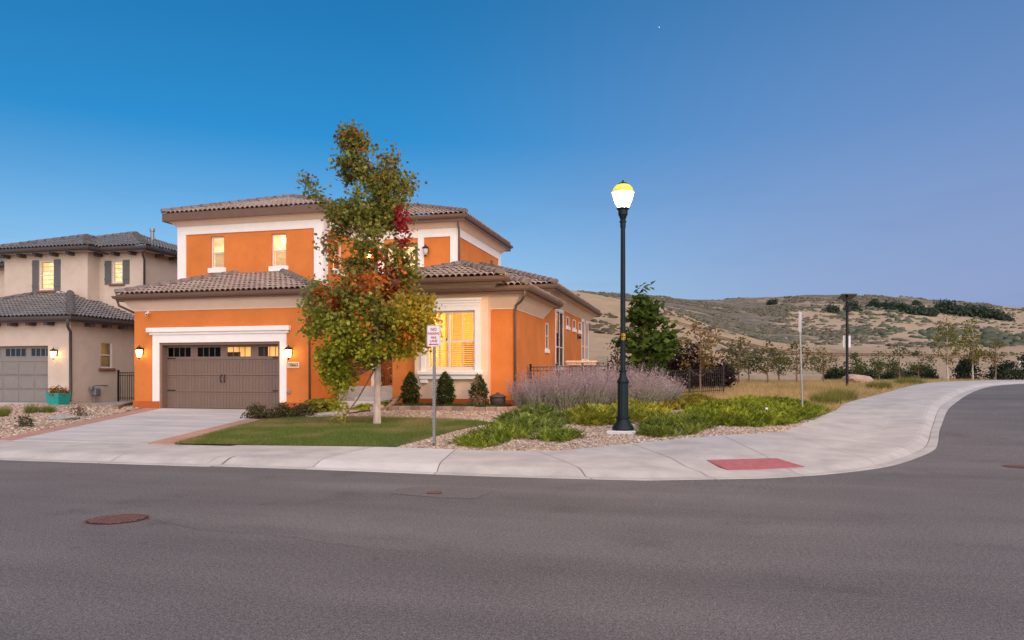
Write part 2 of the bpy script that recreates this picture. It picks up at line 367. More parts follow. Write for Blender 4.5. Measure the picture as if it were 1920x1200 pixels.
INN = [(-60, 14.1), (-13.15, 14.3), (-9.77, 14.5), (-6.49, 14.75), (-4.36, 14.65), (-3.0, 14.8), (-2.28, 15.31), (-.84, 16.65), (.6, 17.9), (1.4, 18.65), (1.95, 19.3), (2.3, 20.3), (2.69, 21.53), (3.3, 23.4), (4.23, 26.08), (5.2, 29.7), (6.6, 33), (8.67, 37.57), (11.5, 44.5), (16, 53.6), (24, 63), (38, 72)]
OS = spline(OUT, 10); IS = spline(INN, 10)
road_poly = [tuple(p) for p in OS[::2]] + [(48, 62), (34, 50), (27, 42), (23, 34), (20, 27), (18, 20), (17.5, 15.5), (20, 12.5), (60, 12), (60, -25), (-60, -25)]
drape('road', road_poly, 'asphalt', 0, 1.2)

# sidewalk slabs with a rolled kerb on the road side
sidewalk = bpy.data.objects.new('sidewalk', None); COL.objects.link(sidewalk); sidewalk['kind'] = 'structure'
def slab(i0, i1, m='concrete', gap=.007):
    PW = [0, .02, .285, .295, .312, .322, .36, .46, .58, .72, 1.2, 1.9]; PZ = [-.06, .006, .004, -.02, -.02, .006, .016, .055, .095, .112, .125, .135]
    mb = MB(); n = len(PW) + 2; rows = []
    for i in range(i0, i1 + 1):
        o, q = OS[i].copy(), IS[i].copy()
        t = (OS[min(i + 1, len(OS) - 1)] - OS[max(i - 1, 0)]).normalized(); ti = (IS[min(i + 1, len(IS) - 1)] - IS[max(i - 1, 0)]).normalized()
        if i == i0: o += t * gap; q += ti * gap
        if i == i1: o -= t * gap; q -= ti * gap
        w = (q - o).length; d = (q - o) / w; z0 = float(g(o.x, o.y)); ramp = float(np.exp(-((o.x - 1.1) / 1.5) ** 2)) if o.y < 17 else 0
        zin = float(g(q.x, q.y)) + .012; row = []
        for a, b in zip(PW, PZ):
            b2 = b * (1 - .8 * ramp) if .3 < a < 1.3 else b
            p = o + d * a; row.append((p.x, p.y, z0 + b2))
        p = q; row.append((p.x, p.y, max(zin, z0 + .10))); row.append((p.x, p.y, zin - .15)); rows.append(row)
    mb.v = [p for r in rows for p in r]
    for i in range(len(rows) - 1):
        for j in range(n - 1): mb.f.append((i * n + j, (i + 1) * n + j, (i + 1) * n + j + 1, i * n + j + 1))
    for r0, fl in ((0, 1), ((len(rows) - 1) * n, 0)):
        pass
    return mb.build('slab', m, sidewalk, smooth=False)
cuts = [0]
acc = 0
for i in range(1, len(OS)):
    acc += ((OS[i] - OS[i - 1]).length + (IS[i] - IS[i - 1]).length) / 2
    if acc > (2.1 if i > 10 else 5): cuts.append(i); acc = 0
if cuts[-1] != len(OS) - 1: cuts.append(len(OS) - 1)
for k in range(len(cuts) - 1):
    a, b = OS[cuts[k]].x, OS[cuts[k + 1]].x
    slab(cuts[k], cuts[k + 1], 'concrete_new' if (a < -6.2 < b and OS[cuts[k]].y < 13) else 'concrete')
def walk_z(u, v): return g(u, v)
def slab_z(u, v):
    p = Vector((u, v)); best = None
    for i in range(len(OS)):
        o, q = OS[i], IS[i]; w = (q - o).length; d = (q - o) / w; s_ = (p - o).dot(d); e = abs((p - o).cross(d))
        if -.1 < s_ < w + .1 and (best is None or e < best[0]): best = (e, s_, o, q, w)
    e, s_, o, q, w = best; ramp = float(np.exp(-((o.x - 1.1) / 1.5) ** 2)) if o.y < 17 else 0
    PW = [0, .02, .28, .36, .46, .58, .72, 1.2, 1.9, w]; PZ = [-.06, .006, .004, .016, .055, .095, .112, .125, .135, 0]
    z0 = float(g(o.x, o.y)); PZ = [b * (1 - .8 * ramp) if .3 < a < 1.3 else b for a, b in zip(PW, PZ)]; PZ[-1] = max(float(g(q.x, q.y)) + .012, z0 + .1) - z0
    return z0 + float(np.interp(s_, PW, PZ))
# red tactile panel on the kerb ramp: a plate with domes
TP = [(.10, 14.02), (1.38, 14.78), (1.78, 14.02), (.46, 13.28)]
tp = MB()
def tz(u, v):
    best = min(range(len(OS)), key=lambda i: (OS[i] - Vector((u, v))).length); return float(g(OS[best].x, OS[best].y))
TZ = [tz(*p) for p in TP]; dist = [.98, 1.0, .45, .45]
TH = [slab_z(*p) + .006 for p in TP]
tp.add([(p[0], p[1], z) for p, z in zip(TP, TH)] + [(p[0], p[1], z - .1) for p, z in zip(TP, TH)], [(0, 3, 2, 1), (0, 1, 5, 4), (1, 2, 6, 5), (2, 3, 7, 6), (3, 0, 4, 7)])
for i in range(1, 22):
    for j in range(1, 12):
        a, b = i / 22, j / 12
        q = [sum(w * c for w, c in zip(((1 - a) * (1 - b), a * (1 - b), a * b, (1 - a) * b), [t[k] if k < 2 else h for t, h in zip(TP, TH)])) for k in range(3)]
        tp.lathe([(.022, -.004), (.016, .006)], (q[0], q[1], q[2]), 6)
tp.build('tactile_panel', 'tactile_red', sidewalk)

# driveway
DLo, DLi, DRi, DRo = [(-16.3, 14.15), (-20.0, 23.5)], [(-15.75, 14.2), (-19.25, 23.5)], [(-12.15, 14.4), (-14.15, 23.5)], [(-11.55, 14.5), (-13.4, 23.5)]
drive = bpy.data.objects.new('driveway', None); COL.objects.link(drive); drive['kind'] = 'structure'
def dz_(u, v): return .135 + (v - 14.4) / 9.1 * (.46 - .135) + .004
def quadslab(a, b, c, d, m, name='slab', zf=dz_, n=6, th=.12, par=None):
    mb = MB()
    for j in range(n + 1):
        for (p, q) in ((a, d), (b, c)):
            t = j / n; x = p[0] + (q[0] - p[0]) * t; y = p[1] + (q[1] - p[1]) * t; mb.v.append((x, y, float(zf(x, y))))
    for j in range(n): mb.f.append((2 * j, 2 * j + 1, 2 * j + 3, 2 * j + 2))
    k = len(mb.v); mb.v += [(x, y, z - th) for x, y, z in mb.v]
    for j in range(n): mb.f += [(2 * j + 1, k + 2 * j + 1, k + 2 * j + 3, 2 * j + 3), (2 * j, 2 * j + 2, k + 2 * j + 2, k + 2 * j)]
    mb.f += [(0, k, k + 1, 1), (2 * n, 2 * n + 1, k + 2 * n + 1, k + 2 * n)]
    return mb.build(name, m, par or drive)
lp = lambda e, t: (e[0][0] + (e[1][0] - e[0][0]) * t, e[0][1] + (e[1][1] - e[0][1]) * t)
for (t0, t1) in ((0.0, .485), (.487, 1)):
    mid = lambda t, s: tuple(np.array(lp(DLi, t)) * (1 - s) + np.array(lp(DRi, t)) * s)
    for (s0, s1) in ((0.002, .498), (.501, .998)): quadslab(mid(t0, s0), mid(t0, s1), mid(t1, s1), mid(t1, s0), 'drive_concrete')
for e0, e1 in ((DLo, DLi), (DRi, DRo)):
    for k in range(4):
        t0, t1 = k / 4 + .0015, (k + 1) / 4; e0s = [(x + .004, y) for x, y in e0]; e1s = [(x - .004, y) for x, y in e1]
        quadslab(lp(e0s, t0), lp(e1s, t0), lp(e1s, t1), lp(e0s, t1), 'red_concrete', 'border_slab')

# ------------------------------------------------------------------ yard sheets
inn = lambda a, b: [tuple(p) for p in IS if a < p.x < b and p.y < 30]
LAWN = [(-11.55, 14.55), (-12.2, 17.0), (-12.75, 19.9), (-12.0, 20.6), (-10.5, 20.35), (-9.29, 20.15), (-7.64, 20.15), (-5.9, 19.75), (-5.35, 19.35), (-5.75, 18.3), (-6.0, 16.6), (-6.25, 14.9)]
GRAV = inn(-6.3, 3.2)[::2] + [(3.3, 23.6), (4.0, 26.0), (1.2, 27.0), (-1.0, 26.8), (-5.9, 25.0), (-5.9, 23.5), (-9.7, 23.3), (-11.0, 21.6), (-12.3, 20.85), (-12.0, 20.6), (-10.5, 20.35), (-9.29, 20.15), (-7.64, 20.15), (-5.9, 19.75), (-5.35, 19.35), (-5.75, 18.3), (-6.0, 16.6), (-6.25, 14.95)]
MUL = [(-13.5, 20.3), (-12.75, 19.95), (-12.2, 20.55), (-10.6, 21.2), (-10.0, 23.4), (-10.25, 25.4), (-13.15, 26.3), (-13.2, 23.6), (-13.4, 22.4)]
LGR = [(-40, 14.2), (-16.35, 14.2), (-20.05, 23.4), (-20.4, 23.6), (-20.4, 29), (-25.6, 29), (-25.6, 25.2), (-40, 24.8)]
drape('lawn', LAWN, 'lawn_soil', .0, .5); drape('gravel_bed', GRAV, 'gravel_soil', .004, .5); drape('mulch_bed', MUL, 'mulch', .012, .4); drape('side_gravel_bed', LGR, 'gravel_soil', .0, .8)
path = bpy.data.objects.new('garden_path', None); COL.objects.link(path); path['kind'] = 'structure'
for q in ([(-13.4, 20.95), (-12.0, 20.85), (-11.95, 21.75), (-13.4, 21.9)], [(-11.985, 20.85), (-10.75, 21.15), (-10.75, 22.2), (-11.935, 21.75)], [(-11.9, 21.79), (-10.75, 22.215), (-10.8, 23.3), (-11.95, 23.4)], [(-11.95, 23.415), (-10.8, 23.315), (-10.85, 24.38), (-12.1, 24.38)]):
    quadslab(*q, 'concrete', 'slab', lambda u, v: float(g(u, v)) + .05, 3, .1, path)

# ------------------------------------------------------------------ roofs
TILEP, COURSE = .21, .35
def roof_plane(mb, A, B, inward, run, li, ri, pitch):
    A = Vector(A); B = Vector(B); L = (B - A).length; ds = (B - A) / L; inw = Vector((*inward, 0)); nC = max(1, round(run / COURSE)); ct = run / nC; step = TILEP / 8
    for c in range(nC):
        t0, t1 = c * ct, (c + 1) * ct; l0, r0, l1, r1 = li * t0 / run, L - ri * t0 / run, li * t1 / run, L - ri * t1 / run
        lo, hi = min(l0, l1), max(r0, r1); S = np.arange(math.floor(lo / step), math.ceil(hi / step) + 1) * step
        if r0 - l0 < .01: continue
        k = len(mb.v); m = len(S); off = 0.
        for row, (t, la, ra, lift) in enumerate(((t0 + .16, l0, r0, .05), (t0, l0, r0, .052), (t0, l0, r0, .075), (t1 + .16, l1, r1, -.005))):
            for s_ in S:
                s2 = min(max(s_, la), max(ra, la)); w = .088 * abs(math.sin(PI * (s2 + off) / TILEP)) ** .62; j = .006 * math.sin(s2 * 37.1 + c * 11.3)
                p = A + ds * s2 + inw * t; mb.v.append((p.x, p.y, p.z + pitch * t + lift + w + j))
        for row in (0, 1, 2):
            for i in range(m - 1): a = k + row * m + i; mb.f.append((a, a + 1, a + m + 1, a + m))
CAPS = {}
def cap_mesh(m):
    if m not in CAPS:
        b = MB(); n = 5
        for (x, r) in ((0, .17), (.40, .135)):
            for i in range(n + 1): t = PI * i / n; b.v.append((x, r * math.cos(t), r * .85 * math.sin(t) - .02))
        for i in range(n): b.f.append((i, i + n + 1, i + n + 2, i + 1))
        b.f.append(tuple(range(n + 1))); b.f.append(tuple(range(2 * n + 1, n, -1)))
        me = bpy.data.meshes.new('ridge_tile'); me.from_pydata(b.v, [], b.f); me.materials.append(MATS[m]); me.polygons.foreach_set('use_smooth', [True] * n + [False] * 2); CAPS[m] = me
    return CAPS[m]
def caps(a, b, m, parent):
    a = Vector(a); b = Vector(b); L = (b - a).length; n = max(1, int(L / .36)); d = (b - a).normalized(); q = d.to_track_quat('X', 'Z'); off = wloc(parent)
    for i in range(n):
        o = link('ridge_tile', cap_mesh(m), None, parent); o.rotation_mode = 'QUATERNION'; o.rotation_quaternion = q
        o.location = a + d * (L * i / n) + Vector((0, 0, .125)) - off; o.scale = (L / n / .36, 1, 1)
def hip_roof(house, rect, ze, ov, pitch, tile, ridge, skip=(), long=None, noc=()):
    u0, u1, v0, v1 = rect; u0 -= ov; u1 += ov; v0 -= ov; v1 += ov; W, D = u1 - u0, v1 - v0; h = min(W, D) / 2; mb = MB()
    along_v = D >= W
    if along_v:
        tops = [((u0 + u1) / 2, v0 + h), ((u0 + u1) / 2, v1 - h)]
    else: tops = [(u0 + h, (v0 + v1) / 2), (u1 - h, (v0 + v1) / 2)]
    zt = ze + pitch * h
    if 'f' not in skip: roof_plane(mb, (u0, v0, ze), (u1, v0, ze), (0, 1), h, h, h, pitch)
    if 'r' not in skip: roof_plane(mb, (u1, v0, ze), (u1, v1, ze), (-1, 0), h, h, h, pitch)
    if 'b' not in skip: roof_plane(mb, (u1, v1, ze), (u0, v1, ze), (0, -1), h, h, h, pitch)
    if 'l' not in skip: roof_plane(mb, (u0, v1, ze), (u0, v0, ze), (1, 0), h, h, h, pitch)
    roof = mb.build('roof', tile, house, kind='stuff')
    T = [(*t, zt) for t in tops]
    hips = {'fl': ((u0, v0, ze), T[0]), 'fr': ((u1, v0, ze), T[0] if along_v else T[1]), 'bl': ((u0, v1, ze), T[1] if along_v else T[0]), 'br': ((u1, v1, ze), T[1]), 'rg': (T[0], T[1])}
    for k, (a, b) in hips.items():
        if k not in noc and (Vector(b) - Vector(a)).length > .3: caps(a, b, ridge, roof)
    return roof
def rect_ring(mb, rect, e1, z1, e2, z2):
    u0, u1, v0, v1 = rect
    P = lambda e, z: [(u0 - e, v0 - e, z), (u1 + e, v0 - e, z), (u1 + e, v1 + e, z), (u0 - e, v1 + e, z)]
    mb.add(P(e1, z1) + P(e2, z2), [(i, (i + 1) % 4, 4 + (i + 1) % 4, 4 + i) for i in range(4)])
def eaves(house, rect, ze, ov, corn, fasc='brown_metal', soff='stucco_trim', c0=.5, gutter=True, fh=.20):
    b = MB()
    if corn:
        rect_ring(b, rect, .02, ze - c0, ov * .62, ze - fh + .03); rect_ring(b, rect, .02, ze - c0 - .03, .02, ze - c0); b.build('cornice', corn, house)
    b = MB(); rect_ring(b, rect, 0, ze - fh + .04, ov, ze - fh + .035); b.build('soffit', soff, house)
    b = MB(); rect_ring(b, rect, ov - .015, ze - fh, ov - .015, ze + .05); rect_ring(b, rect, ov - .04, ze - fh, ov - .015, ze - fh); b.build('fascia', fasc, house)
    if gutter:
        b = MB(); rect_ring(b, rect, ov - .012, ze - .13, ov + .05, ze - .125); rect_ring(b, rect, ov + .05, ze - .125, ov + .085, ze - .06); rect_ring(b, rect, ov + .085, ze - .06, ov + .09, ze - .015); rect_ring(b, rect, ov + .09, ze - .015, ov + .07, ze - .015); rect_ring(b, rect, ov + .07, ze - .015, ov + .07, ze - .06); rect_ring(b, rect, ov + .07, ze - .06, ov - .012, ze - .06)
        b.build('gutter', fasc, house)

# ------------------------------------------------------------------ walls with openings
class Fr:   # a wall frame: a runs along the wall, n outward
    def __init__(s, kind, c): s.k = kind; s.c = c
    def p(s, a, n, z): return (a, s.c - n, z) if s.k == 'F' else (s.c + n, a, z)
    def box(s, mb, a0, a1, z0, z1, n0, n1, b=0):
        lo = s.p(a0, n0, z0); hi = s.p(a1, n1, z1); x0, x1 = sorted((lo[0], hi[0])); y0, y1 = sorted((lo[1], hi[1]))
        return mb.bbox(x0, x1, y0, y1, z0, z1, b) if b else mb.box(x0, x1, y0, y1, z0, z1)
def holed(mb, fr, a0, a1, z0, z1, ops, th=.22):
    A = sorted({a0, a1, *[o[0] for o in ops], *[o[1] for o in ops]}); Z = sorted({z0, z1, *[o[2] for o in ops], *[o[3] for o in ops]})
    ins = lambda a, z: any(o[0] < a < o[1] and o[2] < z < o[3] for o in ops)
    fl = fr.k == 'F'
    for i in range(len(A) - 1):
        for j in range(len(Z) - 1):
            if ins((A[i] + A[i + 1]) / 2, (Z[j] + Z[j + 1]) / 2): continue
            for n in (0, -th): mb.add([fr.p(A[i], n, Z[j]), fr.p(A[i + 1], n, Z[j]), fr.p(A[i + 1], n, Z[j + 1]), fr.p(A[i], n, Z[j + 1])], [(0, 1, 2, 3)])
    for o in ops:
        c = [(o[0], o[2]), (o[1], o[2]), (o[1], o[3]), (o[0], o[3])]
        for i in range(4):
            (a, z), (b, y) = c[i], c[(i + 1) % 4]; mb.add([fr.p(a, 0, z), fr.p(b, 0, y), fr.p(b, -th, y), fr.p(a, -th, z)], [(0, 1, 2, 3)])
def walls(house, rect, z0, z1, m, fo=(), ro=(), back=True, left=True, name='wall'):
    u0, u1, v0, v1 = rect; b = MB(); holed(b, Fr('F', v0), u0, u1, z0, z1, list(fo)); holed(b, Fr('S', u1), v0, v1, z0, z1, list(ro))
    if left: b.add([(u0, v0, z0), (u0, v1, z0), (u0, v1, z1), (u0, v0, z1)], [(0, 1, 2, 3)])
    if back: b.add([(u0, v1, z0), (u1, v1, z0), (u1, v1, z1), (u0, v1, z1)], [(0, 1, 2, 3)])
    b.add([(u0, v0, z1), (u1, v0, z1), (u1, v1, z1), (u0, v1, z1)], [(0, 1, 2, 3)])
    return b.build(name, m, house)
def window(house, fr, a0, a1, z0, z1, room='lit_room', blind=True, bars_a=(), bars_z=(.5,), fm='window_white', fw=.06, rec=.1, sill=None, pane='pane', slat_gap=.075, slat_tilt=.5, half=None):
    b = MB(); n0, n1 = -rec - .05, -rec + .02
    fr.box(b, a0, a0 + fw, z0, z1, n0, n1); fr.box(b, a1 - fw, a1, z0, z1, n0, n1); fr.box(b, a0 + fw, a1 - fw, z1 - fw, z1, n0, n1); fr.box(b, a0 + fw, a1 - fw, z0, z0 + fw, n0, n1)
    for t in bars_a: c = a0 + (a1 - a0) * t; fr.box(b, c - fw * .45, c + fw * .45, z0 + fw, z1 - fw, n0 + .003, n1 - .003)
    for t in bars_z: c = z0 + (z1 - z0) * t; fr.box(b, a0 + fw, a1 - fw, c - fw * .45, c + fw * .45, n0 + .006, n1 + .006)
    w = b.build('window', fm, house)
    q = MB(); q.add([fr.p(a0 + fw, -rec - .01, z0 + fw), fr.p(a1 - fw, -rec - .01, z0 + fw), fr.p(a1 - fw, -rec - .01, z1 - fw), fr.p(a0 + fw, -rec - .01, z1 - fw)], [(0, 1, 2, 3)]); q.build('pane', pane, w)
    if blind:
        q = MB(); z = z0 + fw + .02; zt = z1 - fw if half is None else z0 + (z1 - z0) * half
        while z < zt:
            d = .03; q.add([fr.p(a0 + fw, -rec - .10 - d, z + d * slat_tilt), fr.p(a1 - fw, -rec - .10 - d, z + d * slat_tilt), fr.p(a1 - fw, -rec - .10 + d, z - d * slat_tilt), fr.p(a0 + fw, -rec - .10 + d, z - d * slat_tilt)], [(0, 1, 2, 3)]); z += slat_gap
        q.build('blind', 'blind', w)
    if room:
        q = MB(); e = .3; q.add([fr.p(a0 - e, -rec - .45, z0 - e), fr.p(a1 + e, -rec - .45, z0 - e), fr.p(a1 + e, -rec - .45, z1 + e), fr.p(a0 - e, -rec - .45, z1 + e)], [(0, 1, 2, 3)]); q.build('lit_room' if 'lit' in room else 'room', room, w)
    if sill:
        q = MB(); fr.box(q, a0 - .1, a1 + .1, z0 - sill[0], z0, -.05, .06, .012); q.build('sill', sill[1], w)
    return w
def downspout(house, pts, m='brown_metal', r=.042):
    b = MB(); b.tube(pts, r, 8); return b.build('downspout', m, house, smooth=True)

# ================================================================== the orange house
H = thing('orange_house', (-13, 26, .4), 'orange stucco two storey house with white trim, brown tile roofs and wide brown garage door', 'house')
rG, rS1, rS2, rB, rR1, rR2 = (-20.44, -13.23, 23.5, 30), (-20.49, -14.07, 26, 32.5), (-20.48, -9.56, 28.8, 35.4), (-9.27, -6.72, 23.4, 26.5), (-10.2, -5.94, 23.7, 28.4), (-16, -5.943, 28.4, 40.45)
F_G, F_S1, F_S2, F_B, F_R1, S_R, S_S1 = Fr('F', 23.5), Fr('F', 26), Fr('F', 28.8), Fr('F', 23.4), Fr('F', 23.7), Fr('S', -5.943), Fr('S', -14.07)
GD = (-19.32, -14.37, .4, 2.87)
W1, W2 = (-19.01, -18.40, 5.96, 7.22), (-16.28, -15.64, 5.93, 7.2)
WS = (26.85, 27.65, 5.9, 7.1)
DB = (-12.75, -11.28, 5.3, 7.12)
BW = (-8.86, -7.16, 1.88, 3.80)
SW = [(28.88, 29.39, 2.72, 3.75), (31.03, 32.75, 2.05, 4.45), (33.61, 34.3, 3.93, 4.37), (35.36, 36.12, 3.93, 4.37), (37.13, 37.95, 3.93, 4.37), (38.2, 38.9, 2.5, 4.5), (39.6, 40.25, 2.5, 4.5)]
walls(H, rG, .0, 4.55, 'stucco_orange', [GD])
walls(H, rS1, 4.4, 8.02, 'stucco_orange', [W1, W2], [WS], back=False)
walls(H, rS2, 4.4, 8.0, 'stucco_orange', [DB])
walls(H, rB, .3, 4.72, 'stucco_cream', [BW], back=False)
walls(H, rR1, .2, 4.42, 'stucco_orange', [(-9.1, -6.9, 1.5, 4.0)], back=False)
walls(H, rR2, .2, 5.02, 'stucco_orange', [], SW)
b = MB(); holed(b, Fr('F', 26.4), -13.225, -10.205, .3, 4.62, [(-12.1, -11.2, 1.27, 4.0)]); b.build('wall', 'stucco_orange', H)
# darker plinth line at the foot of the walls
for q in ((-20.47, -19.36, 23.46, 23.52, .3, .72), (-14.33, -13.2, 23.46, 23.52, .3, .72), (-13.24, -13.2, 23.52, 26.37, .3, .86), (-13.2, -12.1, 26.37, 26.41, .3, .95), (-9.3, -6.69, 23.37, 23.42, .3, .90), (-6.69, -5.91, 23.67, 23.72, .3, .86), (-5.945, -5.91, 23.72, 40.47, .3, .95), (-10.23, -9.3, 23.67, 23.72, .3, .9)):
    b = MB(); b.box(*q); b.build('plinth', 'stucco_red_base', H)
# roofs and eaves
PT = .34
hip_roof(H, rG, 4.6, .45, PT, 'roof_tile_brown', 'ridge_brown', skip=('b',), noc=('bl', 'br', 'rg'))
hip_roof(H, rS1, 8.1, .45, PT, 'roof_tile_brown', 'ridge_brown', skip=('b',), noc=('bl', 'br'))
hip_roof(H, rS2, 8.09, .45, PT, 'roof_tile_brown', 'ridge_brown', skip=('b',), noc=('bl', 'br', 'fl'))
hip_roof(H, (-9.27, -6.72, 23.4, 29), 4.78, .65, PT, 'roof_tile_brown', 'ridge_brown', skip=('b',), noc=('bl', 'br'))
hip_roof(H, (-10.2, -5.94, 23.7, 29.5), 4.50, .6, .33, 'roof_tile_brown', 'ridge_brown', skip=('b',), noc=('bl', 'br', 'rg'))
hip_roof(H, rR2, 5.10, .6, PT, 'roof_tile_brown', 'ridge_brown', skip=('b', 'l'), noc=('bl', 'br', 'rg', 'fl'))
b = MB(); roof_plane(b, (-13.3, 25.9, 4.56), (-10.1, 25.9, 4.56), (0, 1), 2.6, 0, 0, PT); b.build('roof', 'roof_tile_brown', H, kind='stuff')
eaves(H, rG, 4.6, .45, 'stucco_trim', c0=.52); eaves(H, rS1, 8.1, .45, 'stucco_trim', c0=.46, gutter=False, fh=.27); eaves(H, rS2, 8.09, .45, 'stucco_trim', c0=.46, fh=.27)
eaves(H, (-9.27, -6.72, 23.4, 26.5), 4.78, .65, 'stucco_cream', c0=.55); eaves(H, rR1, 4.50, .6, 'stucco_trim', c0=.62); eaves(H, rR2, 5.10, .6, 'stucco_trim', c0=.5)
b = MB(); b.box(-18.9, -15.6, 25.93, 25.99, 5.55, 5.72); b.build('flashing', 'dark_fascia', H)
# white bands and corner boards upstairs
b = MB(); fr = F_S1
fr.box(b, -20.52, -14.04, 7.34, 7.66, .0, .045); fr.box(b, -20.52, -20.13, 5.0, 7.34, .0, .042); fr.box(b, -14.42, -14.04, 5.0, 7.34, .0, .042)
Fr('S', -14.07).box(b, 26.0, 28.76, 7.343, 7.663, .0, .043); Fr('S', -14.07).box(b, 26.0, 26.36, 5.0, 7.343, .0, .04); b.build('corner_trim', 'white_trim', H)
b = MB(); fr = F_S2; fr.box(b, -14.02, -9.53, 7.32, 7.65, .0, .045); fr.box(b, -9.86, -9.53, 5.0, 7.32, .0, .042); fr.box(b, -11.26, -11.0, 5.0, 7.32, .0, .04); fr.box(b, -13.02, -12.77, 5.0, 7.32, .0, .04)
Fr('S', -9.56).box(b, 28.8, 35.38, 7.323, 7.653, 0, .043); Fr('S', -9.56).box(b, 35.05, 35.38, 5.0, 7.323, 0, .04); b.build('corner_trim', 'white_trim', H)
# upstairs windows
for w in (W1, W2): window(H, F_S1, *w, room='lit_room_pale', sill=(.2, 'white_trim'), slat_gap=.05, slat_tilt=.9, half=.5)
window(H, S_S1, *WS, room='lit_room', sill=(.2, 'white_trim'))
window(H, F_S2, *DB, room='lit_room_pale', blind=True, bars_a=(.5,), bars_z=(), fm='brown_metal', fw=.13, rec=.06, slat_gap=.12, slat_tilt=.2)
# ceiling lamp glow seen in the right upstairs window
b = MB(); b.lathe([(.02, .14), (.12, .1), (.14, .02), (.09, -.05), (.02, -.08)], (-15.93, 26.38, 6.98), 12); b.build('ceiling_lamp', 'bulb', H, smooth=True)
# garage door
D = MB(); F_G.box(D, -19.3, -14.39, .42, 2.86, -.36, -.30); D = D.build('garage_door', 'door_jamb', H)
b = MB(); F_G.box(b, -19.325, -19.24, .44, 2.87, -.30, -.005); F_G.box(b, -14.45, -14.365, .44, 2.87, -.30, -.005); F_G.box(b, -19.24, -14.45, 2.78, 2.872, -.30, -.005); b.build('jamb', 'door_jamb', D)
zs = [.46, 1.06, 1.66, 2.24, 2.78]
for k in range(3):
    b = MB(); F_G.box(b, -19.24, -14.45, zs[k] + .008, zs[k + 1] - .008, -.30, -.285); n = 36; w = 4.79 / n
    F_G.box(b, -19.24, -14.45, zs[k] + .008, zs[k] + .07, -.285, -.262, .006); F_G.box(b, -19.24, -14.45, zs[k + 1] - .07, zs[k + 1] - .008, -.285, -.262, .006)
    for i in range(n): F_G.box(b, -19.24 + i * w + .005, -19.24 + (i + 1) * w - .005, zs[k] + .07, zs[k + 1] - .07, -.285, -.268)
    b.build('panel', 'door_brown', D)
b = MB(); gx = [-19.19, -18.22, -17.93, -16.96, -16.68, -15.72, -15.41, -14.50]
F_G.box(b, -19.24, -14.45, 2.248, 2.36, -.30, -.265); F_G.box(b, -19.24, -14.45, 2.70, 2.775, -.30, -.265)
ed = [-19.24, *gx, -14.45]
for i in range(0, len(ed), 2): F_G.box(b, ed[i], ed[i + 1], 2.36, 2.70, -.30, -.266)
b.build('panel', 'door_brown', D)
for i in range(4):
    a0, a1 = gx[2 * i], gx[2 * i + 1]
    for t in (.25, .5, .75): b = MB(); F_G.box(b, a0 + (a1 - a0) * t - .009, a0 + (a1 - a0) * t + .009, 2.36, 2.70, -.298, -.274); b.build('glazing_bar', 'door_brown', D)
    b = MB(); F_G.box(b, a0, a1, 2.36, 2.70, -.2995, -.293); b.build('pane', 'pane_dark' if i < 2 else 'lit_garage', D)
    if i >= 2:
        b = MB(); F_G.box(b, a0, a0 + (a1 - a0) * (.55 if i == 2 else .42), 2.36, 2.70 if i == 3 else 2.52, -.292, -.289); b.build('pane', 'dark_room', D)
for s_ in (-1, 1):
    b = MB(); c = -16.845 + s_ * .055; b.tube([F_G.p(c, -.26, 1.42), F_G.p(c + s_ * .03, -.20, 1.48), F_G.p(c + s_ * .03, -.20, 1.62), F_G.p(c, -.26, 1.70)], .017, 6); b.build('handle', 'black_iron', D)
    for z in (1.12, 2.30):
        b = MB(); e = -19.22 if s_ < 0 else -14.47; F_G.box(b, min(e, e - s_ * .36), max(e, e - s_ * .36), z - .02, z + .02, -.264, -.252, .006); b.build('hinge', 'black_iron', D)
b = MB(); F_G.box(b, -19.61, -19.33, .72, 2.87, .0, .05); F_G.box(b, -14.36, -14.10, .72, 2.87, .0, .05); F_G.box(b, -19.61, -14.10, 2.872, 3.16, .0, .052)
F_G.box(b, -19.72, -14.02, 3.16, 3.25, .0, .10, .01); F_G.box(b, -19.82, -13.95, 3.25, 3.42, .0, .16, .015); b.build('door_surround', 'white_trim', H)
# bay window with deep moulded surround, shutters inside and a lit room behind
b = MB(); a0, a1, z0, z1 = BW
F_B.box(b, a0 - .17, a0 - .002, z0 - .06, z1 + .16, 0, .06); F_B.box(b, a1 + .002, a1 + .18, z0 - .06, z1 + .16, 0, .06); F_B.box(b, a0 - .002, a1 + .002, z1 + .002, z1 + .16, 0, .058)
F_B.box(b, a0 - .17, a1 + .18, z1 + .16, z1 + .24, 0, .075); F_B.box(b, a0 - .19, a1 + .2, z1 + .24, z1 + .32, 0, .10, .01); F_B.box(b, a0 - .22, a1 + .23, z1 + .32, z1 + .40, 0, .13, .012); b.build('window_surround', 'white_trim', H)
b = MB(); F_B.box(b, a0 - .27, a1 + .28, z0 - .20, z0 - .06, 0, .20, .02); F_B.box(b, a0 - .22, a1 + .23, z0 - .34, z0 - .20, 0, .14, .015)
for e in (a0 - .18, a1 - .05): F_B.box(b, e, e + .26, z0 - .47, z0 - .34, 0, .12, .015)
b.build('sill', 'white_trim', H)
w = window(H, F_B, *BW, room=None, blind=False, bars_a=(.46,), bars_z=(.48,), fw=.075, rec=.08, fm='window_white')
